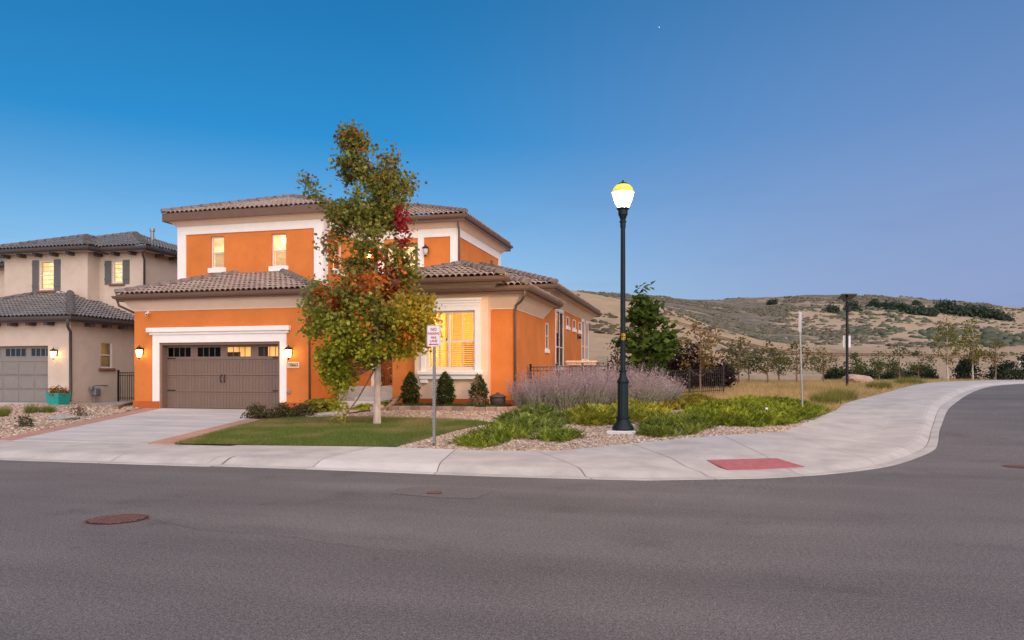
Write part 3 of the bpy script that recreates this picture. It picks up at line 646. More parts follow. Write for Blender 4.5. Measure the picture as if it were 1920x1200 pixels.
for (x0, x1, zz0, zz1) in ((a0 + .08, a0 + .74, z0 + .08, 2.80), (a0 + .74 + .08, a1 - .08, z0 + .08, 2.80), (a0 + .08, a0 + .74, 2.86, z1 - .08), (a0 + .82, a1 - .08, 2.86, z1 - .08)):
    q = MB(); xm = (x0 + x1) / 2
    for (p0, p1) in ((x0, xm - .004), (xm + .004, x1)):
        F_B.box(q, p0, p0 + .035, zz0, zz1, -.19, -.165); F_B.box(q, p1 - .035, p1, zz0, zz1, -.19, -.165); z = zz0 + .03
        while z < zz1 - .02:
            q.add([F_B.p(p0 + .035, -.21, z + .02), F_B.p(p1 - .035, -.21, z + .02), F_B.p(p1 - .035, -.15, z), F_B.p(p0 + .035, -.15, z)], [(0, 1, 2, 3)]); z += .062
    q.build('shutter', 'blind', w)
b = MB(); b.box(-10, -6.16, 27.6, 27.64, .9, 4.3); b.box(-6.2, -6.16, 23.95, 27.6, .9, 4.3); b.box(-10, -9.96, 23.95, 27.6, .9, 4.3); b.box(-10, -6.16, 23.95, 27.6, 4.3, 4.33); b.box(-10, -6.16, 23.95, 27.6, .88, .9); b.build('room', 'interior', H)
b = MB(); b.box(-8.9, -8.2, 27.5, 27.58, 1.9, 3.0); b.box(-7.6, -7.5, 26.5, 26.6, .9, 4.3); b.box(-9.4, -8.0, 25.2, 25.9, .9, 1.75); b.build('furniture', 'wicker', H)
def lamp(name, loc, power, col=(1, .62, .26), r=.06, par=None):
    L = bpy.data.lights.new(name, 'POINT'); L.energy = power; L.color = col; L.shadow_soft_size = r; o = bpy.data.objects.new(name, L); COL.objects.link(o)
    if par: o.parent = par; o.location = Vector(loc) - wloc(par)
    else: o.location = loc
    return o
lamp('room_light', (-7.3, 25.2, 3.6), 300, (1, .66, .16), .15, H)
# porch
P_ = MB(); P_.box(-13.2, -10.24, 25.6, 28.36, .5, 1.27); P_.build('porch_floor', 'concrete', H)
for k in range(2): b = MB(); b.bbox(-12.2, -10.6, 25.6 - .36 * (k + 1), 25.6 - .36 * k - .004, .4, 1.27 - .19 * (k + 1), .02); b.build('step', 'concrete', H)
b = MB(); b.bbox(-12.6, -10.9, 24.4, 24.87, .4, .74, .02); b.build('step', 'concrete_new', H)
b = MB(); Fr('F', 26.4).box(b, -12.22, -12.1, 1.27, 4.0, .0, .04); b.build('door_trim', 'white_trim', H)
b = MB(); Fr('F', 28.4).box(b, -12.9, -12.0, 1.27, 3.5, .005, .05); b.build('front_door', 'door_jamb', H)
lamp('porch_light', (-11.3, 27.2, 3.7), 110, (1, .58, .2), .08, H)
# side wall windows
for k, w_ in enumerate(SW):
    window(H, S_R, *w_, room='dim_room' if k not in (2, 3, 4) else 'lit_room', blind=k in (0,), bars_a=(.5,) if k == 1 else (), bars_z=(.5,) if k == 0 else ((.35,) if k in (1, 5, 6) else ()), fw=.05, rec=.0, sill=(.16, 'white_trim'), pane='pane_side')
    b = MB(); e = .1; z0, z1 = w_[2], w_[3]
    if k in (1, 5, 6): S_R.box(b, w_[0] - e, w_[0] - .002, z0, z1 + e, 0, .022); S_R.box(b, w_[1] + .002, w_[1] + e, z0, z1 + e, 0, .022); S_R.box(b, w_[0] - .002, w_[1] + .002, z1 + .002, z1 + e, 0, .038); b.build('window_surround', 'white_trim', H)
# downspouts and small fittings
downspout(H, [(-13.29, 22.99, 4.52), (-13.2, 23.15, 4.28), (-13.18, 23.42, 4.1), (-13.18, 23.44, .6)])
downspout(H, [(-20.86, 23.1, 4.5), (-20.86, 23.2, 4.25), (-20.55, 23.6, 4.02), (-20.5, 23.7, 3.9), (-20.5, 23.7, .5)])
downspout(H, [(-9.42, 28.4, 8.0), (-9.42, 28.42, 7.8), (-9.47, 28.72, 7.5), (-9.47, 28.73, 7.4), (-9.47, 28.73, 5.3)])
downspout(H, [(-5.42, 23.1, 4.4), (-5.44, 23.12, 4.2), (-5.62, 23.4, 4.06), (-5.84, 23.62, 3.95), (-5.87, 23.64, 3.7), (-5.87, 23.64, .6)])
for (x, y, z) in ((-8.6, 30.5, 6.0), ): b = MB(); b.lathe([(.05, 0), (.05, .55)], (x, y, z), 8); b.build('vent_pipe', 'dark_fascia', H)
b = MB(); S_R.box(b, 36.7, 36.95, 3.55, 3.72, 0, .03); b.lathe([(.10, 0), (.03, .16)], (-5.82, 36.8, 3.50), 8); b.build('side_light', 'black_iron', H)

# lanterns
def lantern(loc, label, lit=True, power=110, kind=0, cat='wall lamp', group=None):
    t = thing('wall_lantern', loc, label, cat, group); x, y, z = loc
    b = MB(); b.bbox(x - .06, x + .06, y - .03, y - .002, z - .12, z + .14, .01); b.build('back_plate', 'dark_iron', t)
    b = MB(); b.tube([(x, y - .03, z + .05), (x, y - .10, z + .17), (x, y - .19, z + .15)], .014, 6); b.build('arm', 'dark_iron', t)
    b = MB(); b.lathe([(.135, .06), (.15, .085), (.08, .15), (.02, .19), (.012, .24)], (x, y - .19, z), 12); b.build('cap', 'dark_iron', t, smooth=False)
    b = MB(); b.lathe([(.055, -.21), (.085, -.13), (.112, .06)], (x, y - .19, z), 12); b.build('lamp_glass', 'bulb' if lit else 'unlit_glass', t, smooth=True)
    b = MB(); b.lathe([(.008, -.29), (.03, -.25), (.058, -.225), (.06, -.205)], (x, y - .19, z), 8); b.build('finial', 'dark_iron', t)
    if lit: lamp('lantern_light', (x, y - .17, z + .0), power * .95, (1, .55, .15), .05, t)
    return t
lantern((-20.07, 23.5, 2.55), 'lit wall lantern on the orange wall left of the brown garage door')
lantern((-13.93, 23.5, 2.5), 'lit wall lantern on the orange garage wall above the house number plaque')
lantern((-13.37, 28.8, 6.78), 'lit wall lantern upstairs behind the maple crown', power=60)
lantern((-10.87, 28.8, 6.78), 'unlit black wall lantern upstairs on the orange panel right of the balcony door', lit=False)
t = thing('number_plaque', (-13.84, 23.5, 1.95), 'cream house number plaque below the right garage lantern', 'plaque')
b = MB(); F_G.box(b, -14.07, -13.61, 1.93, 2.14, .0, .03, .01); b.build('plate', 'stucco_cream', t); lettering('lettering', '10665', .17, 'dark_iron', t, (-13.84, 23.466, 2.035), 0, sx_=.95)
t = thing('security_camera', (-19.83, 23.5, 3.96), 'small white security camera high on the orange garage wall', 'camera')
b = MB(); b.lathe([(.05, 0), (.05, .02)], (0, 0, 0), 10); b.v = [(x - 19.83, 23.498 - z, y + 4.0) for x, y, z in b.v]; b.tube([(-19.83, 23.48, 4.0), (-19.83, 23.40, 3.97)], .02, 8); b.build('mount', 'white_trim', t)
b = MB(); b.tube([(-19.86, 23.44, 3.96), (-19.72, 23.26, 3.90)], .045, 10); b.build('camera_body', 'white_trim', t); b = MB(); b.tube([(-19.722, 23.262, 3.9), (-19.715, 23.253, 3.898)], .03, 10); b.build('lens', 'black_iron', t)
t = MB(); F_G.box(t, -14.07, -13.93, 1.03, 1.14, 0, .05, .01); F_G.box(t, -14.05, -13.95, 1.05, 1.12, .05, .06, .008); tag(t.build('outlet_box', 'galv', None), 'small grey outlet box low on the wall right of the garage door', 'outlet')

# ================================================================== neighbour's beige house
N = thing('beige_house', (-29, 28, .4), 'beige stucco two storey house with dark grey tile roofs and grey shutters at the left', 'house')
n1, n2a, n2b, n3 = (-34.5, -25.7, 25.9, 33), (-33.0, -28.1, 29.3, 36), (-33, -25.55, 30, 37.5), (-40, -32.9, 31, 38)
F1, F2, F3, SN = Fr('F', 25.9), Fr('F', 29.3), Fr('F', 30), Fr('S', -25.7)
walls(N, n1, 0, 4.05, 'beige_stucco', [(-31.9, -26.87, .3, 2.94)], [(27.5, 28.18, 2.01, 3.16)])
walls(N, n2a, 3.5, 7.6, 'beige_stucco', [(-30.9, -30.05, 5.79, 7.2)], back=False); walls(N, n2b, 3.5, 7.62, 'beige_stucco', [(-27.36, -26.76, 6.1, 7.15)]); walls(N, n3, .3, 7.3, 'beige_stucco')
hip_roof(N, n1, 4.1, .5, .36, 'roof_tile_grey', 'ridge_grey', skip=('b',), noc=('bl', 'br')); hip_roof(N, n2a, 7.68, .55, .34, 'roof_tile_grey', 'ridge_grey', skip=('b',), noc=('bl', 'br')); hip_roof(N, n2b, 7.70, .55, .34, 'roof_tile_grey', 'ridge_grey', skip=('b',), noc=('bl', 'br')); hip_roof(N, n3, 7.35, .5, .3, 'roof_tile_grey', 'ridge_grey', skip=('b',), noc=('bl', 'br'))
for r_, z_, o_ in ((n1, 4.1, .5), (n2a, 7.68, .55), (n2b, 7.70, .55), (n3, 7.35, .5)): eaves(N, r_, z_, o_, None, 'dark_fascia', 'beige_stucco')
for r_, z_ in ((n1, 4.1), (n2a, 7.68), (n2b, 7.70)):
    u = r_[0] + .3
    while u < r_[1]:
        b = MB(); b.bbox(u - .09, u + .09, r_[2] - .42, r_[2], z_ - .32, z_ - .17, .02); b.build('rafter_tail', 'dark_fascia', N); u += .95
    v = r_[2] + .8
    while v < r_[2] + 6:
        b = MB(); b.bbox(r_[1], r_[1] + .42, v - .09, v + .09, z_ - .32, z_ - .17, .02); b.build('rafter_tail', 'dark_fascia', N); v += .95
for fr, w_ in ((F2, (-30.9, -30.05, 5.79, 7.2)), (F3, (-27.36, -26.76, 6.1, 7.15))):
    w = window(N, fr, *w_, room='lit_room_pale', fw=.06, rec=.05, bars_z=(.5,) if fr is F2 else (), slat_gap=.21, slat_tilt=.9)
    for (p0, p1) in ((w_[0] - .40, w_[0] - .03), (w_[1] + .03, w_[1] + .40)):
        b = MB(); n_ = 3
        for i in range(n_): fr.box(b, p0 + (p1 - p0) * i / n_ + .004, p0 + (p1 - p0) * (i + 1) / n_ - .004, w_[2] - .06, w_[3] + .03, .0, .035)
        for z in (w_[2] + .15, w_[3] - .2): fr.box(b, p0, p1, z, z + .09, .035, .055)
        b.build('shutter', 'shutter_grey', N)
    b = MB(); fr.box(b, w_[0] - .14, w_[1] + .14, w_[2] - .14, w_[2] - .03, 0, .10, .03); b.build('sill', 'sill_red', N)
w = window(N, SN, 27.5, 28.18, 2.01, 3.16, room='dim_room', fw=.05, rec=.05, blind=True, half=.5)
b = MB(); SN.box(b, 27.36, 28.32, 1.88, 2.0, 0, .10, .03); b.build('sill', 'sill_red', N)
D = MB(); F1.box(D, -31.9, -26.87, .4, 2.94, -.24, -.20); D = D.build('garage_door', 'door_grey', N)
zs = [.47, 1.07, 1.67, 2.27, 2.9]; pw = .84
for k in range(3):
    for i in range(6):
        x1 = -26.9 - i * pw; b = MB(); F1.box(b, x1 - pw + .05, x1 - .05, zs[k] + .05, zs[k + 1] - .05, -.2, -.18, .012); b.build('panel', 'door_grey', D)
    b = MB(); F1.box(b, -31.88, -26.89, zs[k + 1] - .006, zs[k + 1] + .006, -.2, -.197); b.build('seam', 'dark_fascia', D)
for (x0, x1) in ((-29.32, -28.21), (-27.95, -26.92), (-30.7, -29.6)):
    b = MB(); F1.box(b, x0, x1, 2.48, 2.86, -.2, -.185); b.build('window_frame', 'door_grey', D)
    for i in range(4): b = MB(); w4 = (x1 - x0) / 4; F1.box(b, x0 + w4 * i + .025, x0 + w4 * (i + 1) - .025, 2.51, 2.83, -.185, -.18); b.build('pane', 'solar_panel', D)
downspout(N, [(-25.3, 25.35, 4.0), (-25.45, 25.5, 3.7), (-25.63, 25.82, 3.5), (-25.63, 25.83, 1.0), (-25.6, 25.75, .62), (-25.45, 25.5, .48)], 'dark_fascia', .06)
downspout(N, [(-25.1, 29.5, 7.6), (-25.3, 29.6, 7.35), (-25.48, 29.93, 7.15), (-25.48, 29.93, 4.4)], 'dark_fascia', .05)
b = MB(); b.lathe([(.09, 0), (.09, .45), (.13, .46), (.13, .60)], (-27.6, 33.0, 8.7), 10); b.build('vent_pipe', 'galv', N)
lantern((-26.4, 25.9, 2.62), 'lit wall lantern on the beige wall right of the grey garage door', power=150)

# ================================================================== hills behind
def e2y(y): return (705 - np.asarray(y, float)) / 1400
RP = [-2000, 700, 1000, 1075, 1150, 1260, 1329, 1425, 1500, 1600, 1920, 3500]; RY = [600, 560, 535, 547, 560, 581, 609, 640, 650, 652, 650, 655]
SP = [-2000, 300, 900, 1069, 1150, 1240, 1340, 1408, 1500, 1569, 1700, 1775, 1896, 1950, 2300, 3500]; SY = [600, 560, 540, 545, 553, 559, 566, 563, 555, 553, 557, 566, 578, 575, 590, 610]
from mathutils import noise as mnoise
def fbm(x, y, s, o=4):
    return np.array([mnoise.fractal(Vector((a * s, b * s, 3.7)), 1., 2.1, o) for a, b in zip(np.ravel(x), np.ravel(y))]).reshape(np.shape(x))
def hill_mesh(name, ys, prof, m, na=240, mask=None):
    tau = np.linspace(-1.5, 1.6, na); T, Y = np.meshgrid(tau, ys); p = 960 + 1400 * T; e = prof(p, Y)
    X = T * Y; cu, su = math.cos(YAW), math.sin(YAW); U = cu * X - su * Y; V = su * X + cu * Y
    Z = 1.65 + e * Y + fbm(U, V, .012) * Y * .0035 + fbm(U, V, .06, 3) * Y * .0008
    P = np.stack([U, V, Z], -1).reshape(-1, 3); n = na; i = np.arange(len(ys) - 1)[:, None] * n + np.arange(n - 1)[None]
    F = np.stack([i, i + 1, i + n + 1, i + n], -1).reshape(-1, 4); yy = 705 - 1400 * (Z - 1.65) / Y; o = npmesh(name, P, F, m, smooth=True, col=None if mask is None else np.repeat(mask(p, yy).reshape(-1, 1), 3, 1)); o['kind'] = 'structure'; return P.reshape(len(ys), na, 3)
def near_prof(p, Y):
    er = e2y(np.interp(p, RP, RY)); t = np.clip((Y - 85) / 215, 0, 1); e = -.019 + (er + .019) * t ** .62; return np.where(Y > 300, er - (Y - 300) / 90 * .02, e)
def far_prof(p, Y):
    er = e2y(np.interp(p, RP, RY)) - .012; es = e2y(np.interp(p, SP, SY)); t = np.clip((Y - 310) / 500, 0, 1); e = er + (np.maximum(es, er + .006) - er) * t ** .85; return np.where(Y > 810, es - (Y - 810) / 400 * .05, e)
def veg(p, y):
    # where the brush grows: the upper slope, the left flank and scattered belts lower down
    a = sstep((606 - 18 * (p > 1480) - y) / 16); b = sstep((1500 - p) / 50); c2 = np.exp(-((y - 628) / 9) ** 2) * sstep((1660 - p) / 60) * .9; return np.clip(np.maximum(np.maximum(a, b), c2), 0, 1)
def hillmat(name, dry, dry2, scrub, cover, scale, vmask=False):
    m = mat(name, dry, .95); n = m.node_tree.nodes; l = m.node_tree.links; p = n['Principled BSDF']; geo = n.new('ShaderNodeNewGeometry')
    mp = n.new('ShaderNodeMapping'); mp.inputs['Scale'].default_value = (1, .55, 1.6); l.new(geo.outputs['Position'], mp.inputs[0])
    def nz(s, d): t = n.new('ShaderNodeTexNoise'); t.inputs['Scale'].default_value = s; t.inputs['Detail'].default_value = d; t.inputs['Roughness'].default_value = .68; l.new(mp.outputs[0], t.inputs['Vector']); return t.outputs[0]
    def rp(f, a, ca, b, cb): r = n.new('ShaderNodeValToRGB'); e = r.color_ramp.elements; e[0].position = a; e[0].color = (*ca, 1); e[1].position = b; e[1].color = (*cb, 1); l.new(f, r.inputs[0]); return r.outputs[0]
    base = rp(nz(scale * 6, 6), .35, dry, .65, dry2); msk = rp(nz(scale, 7), cover - .05, (1, 1, 1), cover + .05, (0, 0, 0))
    sc_ = rp(nz(scale * 14, 5), .3, tuple(x * .6 for x in scrub), .7, tuple(x * 1.35 for x in scrub))
    if vmask:
        at_ = n.new('ShaderNodeAttribute'); at_.attribute_name = 'col'; vm = n.new('ShaderNodeMath'); vm.operation = 'MULTIPLY_ADD'; l.new(at_.outputs['Fac'], vm.inputs[0]); vm.inputs[1].default_value = .30; vm.inputs[2].default_value = -.20
        ad = n.new('ShaderNodeMath'); ad.operation = 'SUBTRACT'; l.new(nz(scale * 2, 8), ad.inputs[0]); l.new(vm.outputs[0], ad.inputs[1]); msk = rp(ad.outputs[0], cover - .05, (1, 1, 1), cover + .05, (0, 0, 0))
    x = n.new('ShaderNodeMix'); x.data_type = 'RGBA'; l.new(msk, x.inputs[0]); l.new(base, x.inputs[6]); l.new(sc_, x.inputs[7]); l.new(x.outputs[2], p.inputs['Base Color'])
hillmat('dry_hill', (.34, .245, .15), (.42, .31, .195), (.25, .195, .125), .40, .035)
hillmat('scrub_hill', (.36, .27, .18), (.43, .325, .22), (.165, .14, .105), .48, .011, True)
NP = hill_mesh('near_hill', np.concatenate([np.linspace(85, 300, 70), np.linspace(304, 390, 10)]), near_prof, 'dry_hill')
FP = hill_mesh('far_hill', np.concatenate([np.linspace(310, 810, 80), np.linspace(820, 1200, 8)]), far_prof, 'scrub_hill', mask=veg)

# foliage templates
LEAF_V = [(0, 0, 0), (-.42, .42, .12), (0, 1, 0), (.42, .42, .12), (0, .45, -.03)]; LEAF_F = [(0, 4, 1), (1, 4, 2), (0, 3, 4), (4, 3, 2)]
MLEAF_V = [(0, 0, 0), (.22, .12, .03), (.52, .10, .09), (.34, .36, .05), (.50, .62, .10), (.2, .6, .04), (0, 1, .02), (-.2, .6, .04), (-.50, .62, .10), (-.34, .36, .05), (-.52, .10, .09), (-.22, .12, .03)]
MLEAF_F = [(0, 1, 11), (1, 2, 3), (3, 4, 5), (5, 6, 7), (7, 8, 9), (9, 10, 11), (1, 3, 9), (1, 9, 11), (3, 5, 7), (3, 7, 9)]
BUSH_V = [(0, 0, 1)] + [(math.cos(a) * .72, math.sin(a) * .72, .68) for a in np.arange(6) * PI / 3] + [(math.cos(a) * 1.0, math.sin(a) * 1.0, .2) for a in (np.arange(6) + .5) * PI / 3] + [(math.cos(a) * .8, math.sin(a) * .8, -.4) for a in np.arange(6) * PI / 3]
BUSH_F = [(0, 1 + i, 1 + (i + 1) % 6) for i in range(6)]
for i in range(6): BUSH_F += [(1 + i, 7 + i, 1 + (i + 1) % 6), (1 + (i + 1) % 6, 7 + i, 7 + (i + 1) % 6), (7 + i, 13 + (i + 1) % 6, 7 + (i + 1) % 6), (7 + i, 13 + i, 13 + (i + 1) % 6)]
# scrub on the far hill: thousands of low oak bushes that read as one cover
def scrub(name, grid, rows, n, size, colr, label, thr, seed, tr=(0, 1), flat=.6, clus=.02):
    rng = np.random.default_rng(seed); P = []; nr, na, _ = grid.shape
    while len(P) < n:
        i = rng.integers(rows[0], rows[1], n * 3); j = rng.integers(int(na * tr[0]), int(na * tr[1]) - 1, n * 3); q = grid[i, j] + (grid[np.minimum(i + 1, nr - 1), j] - grid[i, j]) * rng.random((n * 3, 1)) + (grid[i, j + 1] - grid[i, j]) * rng.random((n * 3, 1))
        k = fbm(q[:, 0], q[:, 1], clus, 4); dp = -math.sin(YAW) * q[:, 0] + math.cos(YAW) * q[:, 1]; vg = veg(960 + 1400 * (math.cos(YAW) * q[:, 0] + math.sin(YAW) * q[:, 1]) / dp, 705 - 1400 * (q[:, 2] - 1.65) / dp); P += list(q[(k > thr) & (rng.random(len(q)) < .12 + .88 * vg)])
    P = np.array(P[:n]); S = rng.uniform(*size, n)[:, None] * np.stack([rng.uniform(.8, 1.5, n), rng.uniform(.8, 1.5, n), rng.uniform(flat * .7, flat * 1.3, n)], -1)
    V, F = scatter(BUSH_V, BUSH_F, P, S, rotmats(n, rng, tilt=.15)); V += rng.normal(0, 1, V.shape) * np.repeat(S.mean(1), len(BUSH_V))[:, None] * .14
    c = np.array(colr[0]) + (np.array(colr[1]) - np.array(colr[0])) * rng.random((n, 1)); c = c * rng.uniform(.75, 1.25, (n, 1))
    o = npmesh(name, V, F, 'needle', col=percol(c, len(BUSH_V))); tag(o, label, 'scrub', kind='stuff'); return o
scrub('hill_scrub', FP, (2, 82), 9500, (.8, 2.1), ((.17, .14, .105), (.13, .135, .085)), 'grey brown scrub covering the far hillside', -.02, 3, (.5, 1))
scrub('dark_hill_scrub', FP, (2, 60), 620, (1.6, 3.6), ((.085, .105, .07), (.12, .135, .085)), 'dark green oak scrub in the folds of the far hill', .16, 4, (.62, 1), clus=.013)
scrub('slope_scrub', NP, (30, 70), 500, (.4, 1.1), ((.13, .10, .065), (.10, .09, .05)), 'sparse low scrub dotting the dry near slope', .08, 5, (.5, 1))

# ================================================================== trees
def crown_leaves(centers, rad, nper, size, colfn, rng, tv=LEAF_V, tf=LEAF_F, flat=.8, vflat=.75):
    n = len(centers) * nper; C0 = np.repeat(centers, nper, axis=0); rr = np.repeat(rad, nper)[:, None] if np.ndim(rad) else rad
    P = C0 + rng.normal(0, 1, (n, 3)) * rr * np.array([1, 1, vflat]); M = rotmats(n, rng, tilt=flat); S = size * rng.uniform(.65, 1.3, n)
    V, F = scatter(tv, tf, P, S, M); return V, F, percol(colfn(P, rng), len(tv))
def tree(name, label, base, h, env, ncl, nper, lsize, crad, colfn, tr, bark='bark_dark', group=None, seed=1, lean=0, trunk_to=.85, fork=.28, tv=LEAF_V, tf=LEAF_F, cat='tree', nlimb=16, depth=1., gap=-9, flat=.8, extra=()):
    rng = np.random.default_rng(seed); t = thing(name, base, label, cat, group); cu, su = math.cos(YAW), math.sin(YAW)
    # local x runs to the right, y away; env(h) -> (left, right)
    hs = []; cen = []
    while len(cen) < ncl:
        z = rng.uniform(0, 1) * h; l, r = env(z)
        if r - l < .02: continue
        if rng.random() > (r - l) / env.maxw: continue
        c = (l + r) / 2; a = (r - l) / 2; th = rng.uniform(0, 2 * PI); q = math.sqrt(rng.uniform(.04, 1)) * .93; x = c + a * q * math.cos(th); y = a * depth * q * math.sin(th)
        if mnoise.noise(Vector((x * 1.5 + seed, y * 1.1, z * 1.5))) < (gap(z) if callable(gap) else gap): continue
        cen.append((x, y, z))
    cen = np.array(cen + [(x, rng.normal(0, .15), z) for x, z in extra]); top = trunk_to * h
    def axis(z): l, r = env(min(z, h * .97)); k = min(1, max(0, (z - .3 * h) / (.7 * h))); return Vector(((l + r) / 2 * k * .8 + lean * z, 0, z))
    tp = [Vector((0, 0, -.12))] + [axis(top * i / 9) + Vector((math.sin(i * 1.7 + seed) * tr * .35, math.cos(i * 2.1) * tr * .3, 0)) * (i > 0) for i in range(10)]
    rot = lambda p: (cu * p[0] - su * p[1], su * p[0] + cu * p[1], p[2])
    b = MB(); b.tube([rot(p) for p in tp], [tr * 1.35, tr * 1.2] + [tr * (1 - .78 * i / 9) for i in range(1, 10)], 8); b.build('trunk', bark, t, smooth=True, world=False)
    b = MB(); order = rng.permutation(len(cen))
    for k in order[:nlimb * 4]:
        e = Vector(cen[k]); z0 = max(fork * h, min(top * .95, e.z - .55 * math.hypot(e.x, e.y) - .05 * h)); s0 = axis(z0); mid = s0.lerp(e, .5) + Vector((0, 0, -.06 * (e - s0).length)); big = k in order[:nlimb]
        r0 = tr * (.34 if big else .16) * (1 - .6 * z0 / h); b.tube([rot(s0), rot(mid), rot(e)], [r0, r0 * .65, r0 * .22], 5, cap=False)
    b.build('limbs', 'bark_dark', t, smooth=True, world=False)
    V, F, c = crown_leaves(cen, crad, nper, lsize, lambda P, r_: colfn(P, r_), rng, tv, tf, flat)
    V = V @ np.array([[cu, -su, 0], [su, cu, 0], [0, 0, 1]]).T
    npmesh('crown', V, F, 'leaf', t, col=c, world=False); return t
class Env:
    def __init__(s, tab): s.z = [a[0] for a in tab]; s.l = [a[1] for a in tab]; s.r = [a[2] for a in tab]; s.maxw = max(r - l for l, r in zip(s.l, s.r))
    def __call__(s, z): return float(np.interp(z, s.z, s.l)), float(np.interp(z, s.z, s.r))
def ell(h, w, lo=.3, top=.06, peak=.5):
    tab = []
    for k in range(13):
        q = k / 12; z = h * (lo + (1 - lo) * q); a = math.sin(PI * min(1, max(0, (q ** (math.log(.5) / math.log(peak)))))) ** .6; tab.append((z, -w / 2 * max(a, .04), w / 2 * max(a, .04)))
    return Env([(h * lo - .01, 0, 0)] + tab)
def mixcol(A, B, t): return np.array(A) * (1 - t)[:, None] + np.array(B) * t[:, None]
# big maple
def maple_col(P, rng):
    x, y, z = P.T; n = len(P); c = mixcol((.15, .175, .04), (.30, .30, .065), rng.random(n))
    low = np.clip((3.4 - z) / 1.2, 0, 1); c = c * (1 - low[:, None]) + mixcol((.21, .27, .025), (.52, .49, .045), rng.random(n)) * low[:, None]
    yl = np.clip((x - .35) / .8, 0, 1) * np.clip((4.2 - z) / .8, 0, 1) * (rng.random(n) < .75); c = c * (1 - yl[:, None]) + np.array((.42, .30, .02)) * yl[:, None]
    nz = np.array([mnoise.noise(Vector((a * 1.1, b * 1.1, c_ * 1.1 + 9))) for a, b, c_ in P])
    o = np.exp(-(((x - .2) / .7) ** 2 + ((z - 3.85) / .8) ** 2)) * 1.15 + np.exp(-(((x + 1.15) / .38) ** 2 + ((z - 3.45) / .45) ** 2)) * .9; o = (o + nz * 1.1 + rng.normal(0, .25, n)) > .74; oc = mixcol((.62, .20, .02), (.45, .075, .03), rng.random(n)); c[o] = oc[o]
    r = np.exp(-(((x - .72) / .30) ** 2 + ((z - 5.35) / .75) ** 2)) + nz * .25 > .50; c[r] = mixcol((.36, .012, .025), (.26, .02, .03), rng.random(n))[r]
    tp = (z > 6.4) & (rng.random(n) < .15); c[tp] = (.16, .07, .03); return c * rng.uniform(.75, 1.25, (n, 1))
tree('maple_tree', 'tall young maple turning orange and red, with pale trunk, standing on the lawn', (-8.58, 18.88, .33), 8.1,
     Env([(1.0, -1.05, -1.0), (1.15, -1.30, -.70), (1.55, -1.5, -.6), (1.75, -1.65, .5), (2.0, -1.85, 1.35), (2.4, -2.05, 1.75), (2.9, -2.1, 1.85), (3.4, -2.0, 1.5), (3.9, -1.7, 1.2), (4.4, -1.35, 1.0), (5.0, -1.2, .75), (5.6, -1.15, .7), (6.2, -1.15, .75), (6.65, -1.1, .8), (6.95, -1.1, .65), (7.3, -1.05, .3), (7.6, -.95, -.2), (8.05, -.85, -.65)]),
     600, 50, .098, .15, maple_col, .10, 'bark', seed=5, nlimb=30, trunk_to=.9, fork=.2, tv=MLEAF_V, tf=MLEAF_F, depth=.8, gap=lambda z: -.22 if z < 3.7 else .0, flat=.75, extra=[(-1.2 - .16 * k, 5.75 + .19 * k) for k in range(6)] + [(-1.25 - .05 * k, 4.5 + .2 * k) for k in range(4)] + [(.7 + .06 * k, 6.1 + .15 * k) for k in range(5)] + [(-.8, 7.9), (-.75, 8.05), (-.45, 7.5), (-.25, 7.45), (.35, 7.25), (.45, 7.35), (.72, 5.0), (.78, 5.25), (.7, 5.5), (.85, 4.75), (.6, 4.6), (.75, 5.65)])
def simple(A, B): return lambda P, rng: mixcol(A, B, rng.random(len(P))) * rng.uniform(.7, 1.3, (len(P), 1))
OL = simple((.10, .095, .03), (.17, .14, .045)); YB = simple((.30, .16, .035), (.17, .15, .04)); GR = simple((.055, .09, .025), (.09, .12, .035)); YG = simple((.23, .20, .03), (.15, .16, .03)); DK = simple((.02, .04, .02), (.035, .055, .03)); PU = simple((.022, .010, .012), (.05, .02, .02))
tree('catalpa_tree', 'dense dark green tree with big leaves right behind the street lamp', (-2.26, 30.37, .85), 4.6, Env([(.7, -.7, .9), (1.2, -1.0, 1.45), (1.8, -1.15, 1.5), (2.3, -.9, 1.3), (2.9, -.55, 1.0), (3.3, -.45, .95), (3.7, -.5, .75), (4.1, -.45, .2), (4.5, -.3, -.05)]), 135, 20, .27, .17, simple((.055, .095, .016), (.12, .18, .03)), .06, seed=8, lean=0, depth=.9, fork=.15, gap=-.02, flat=.55)
g2 = lambda u, v: float(g(u, v)) - .06
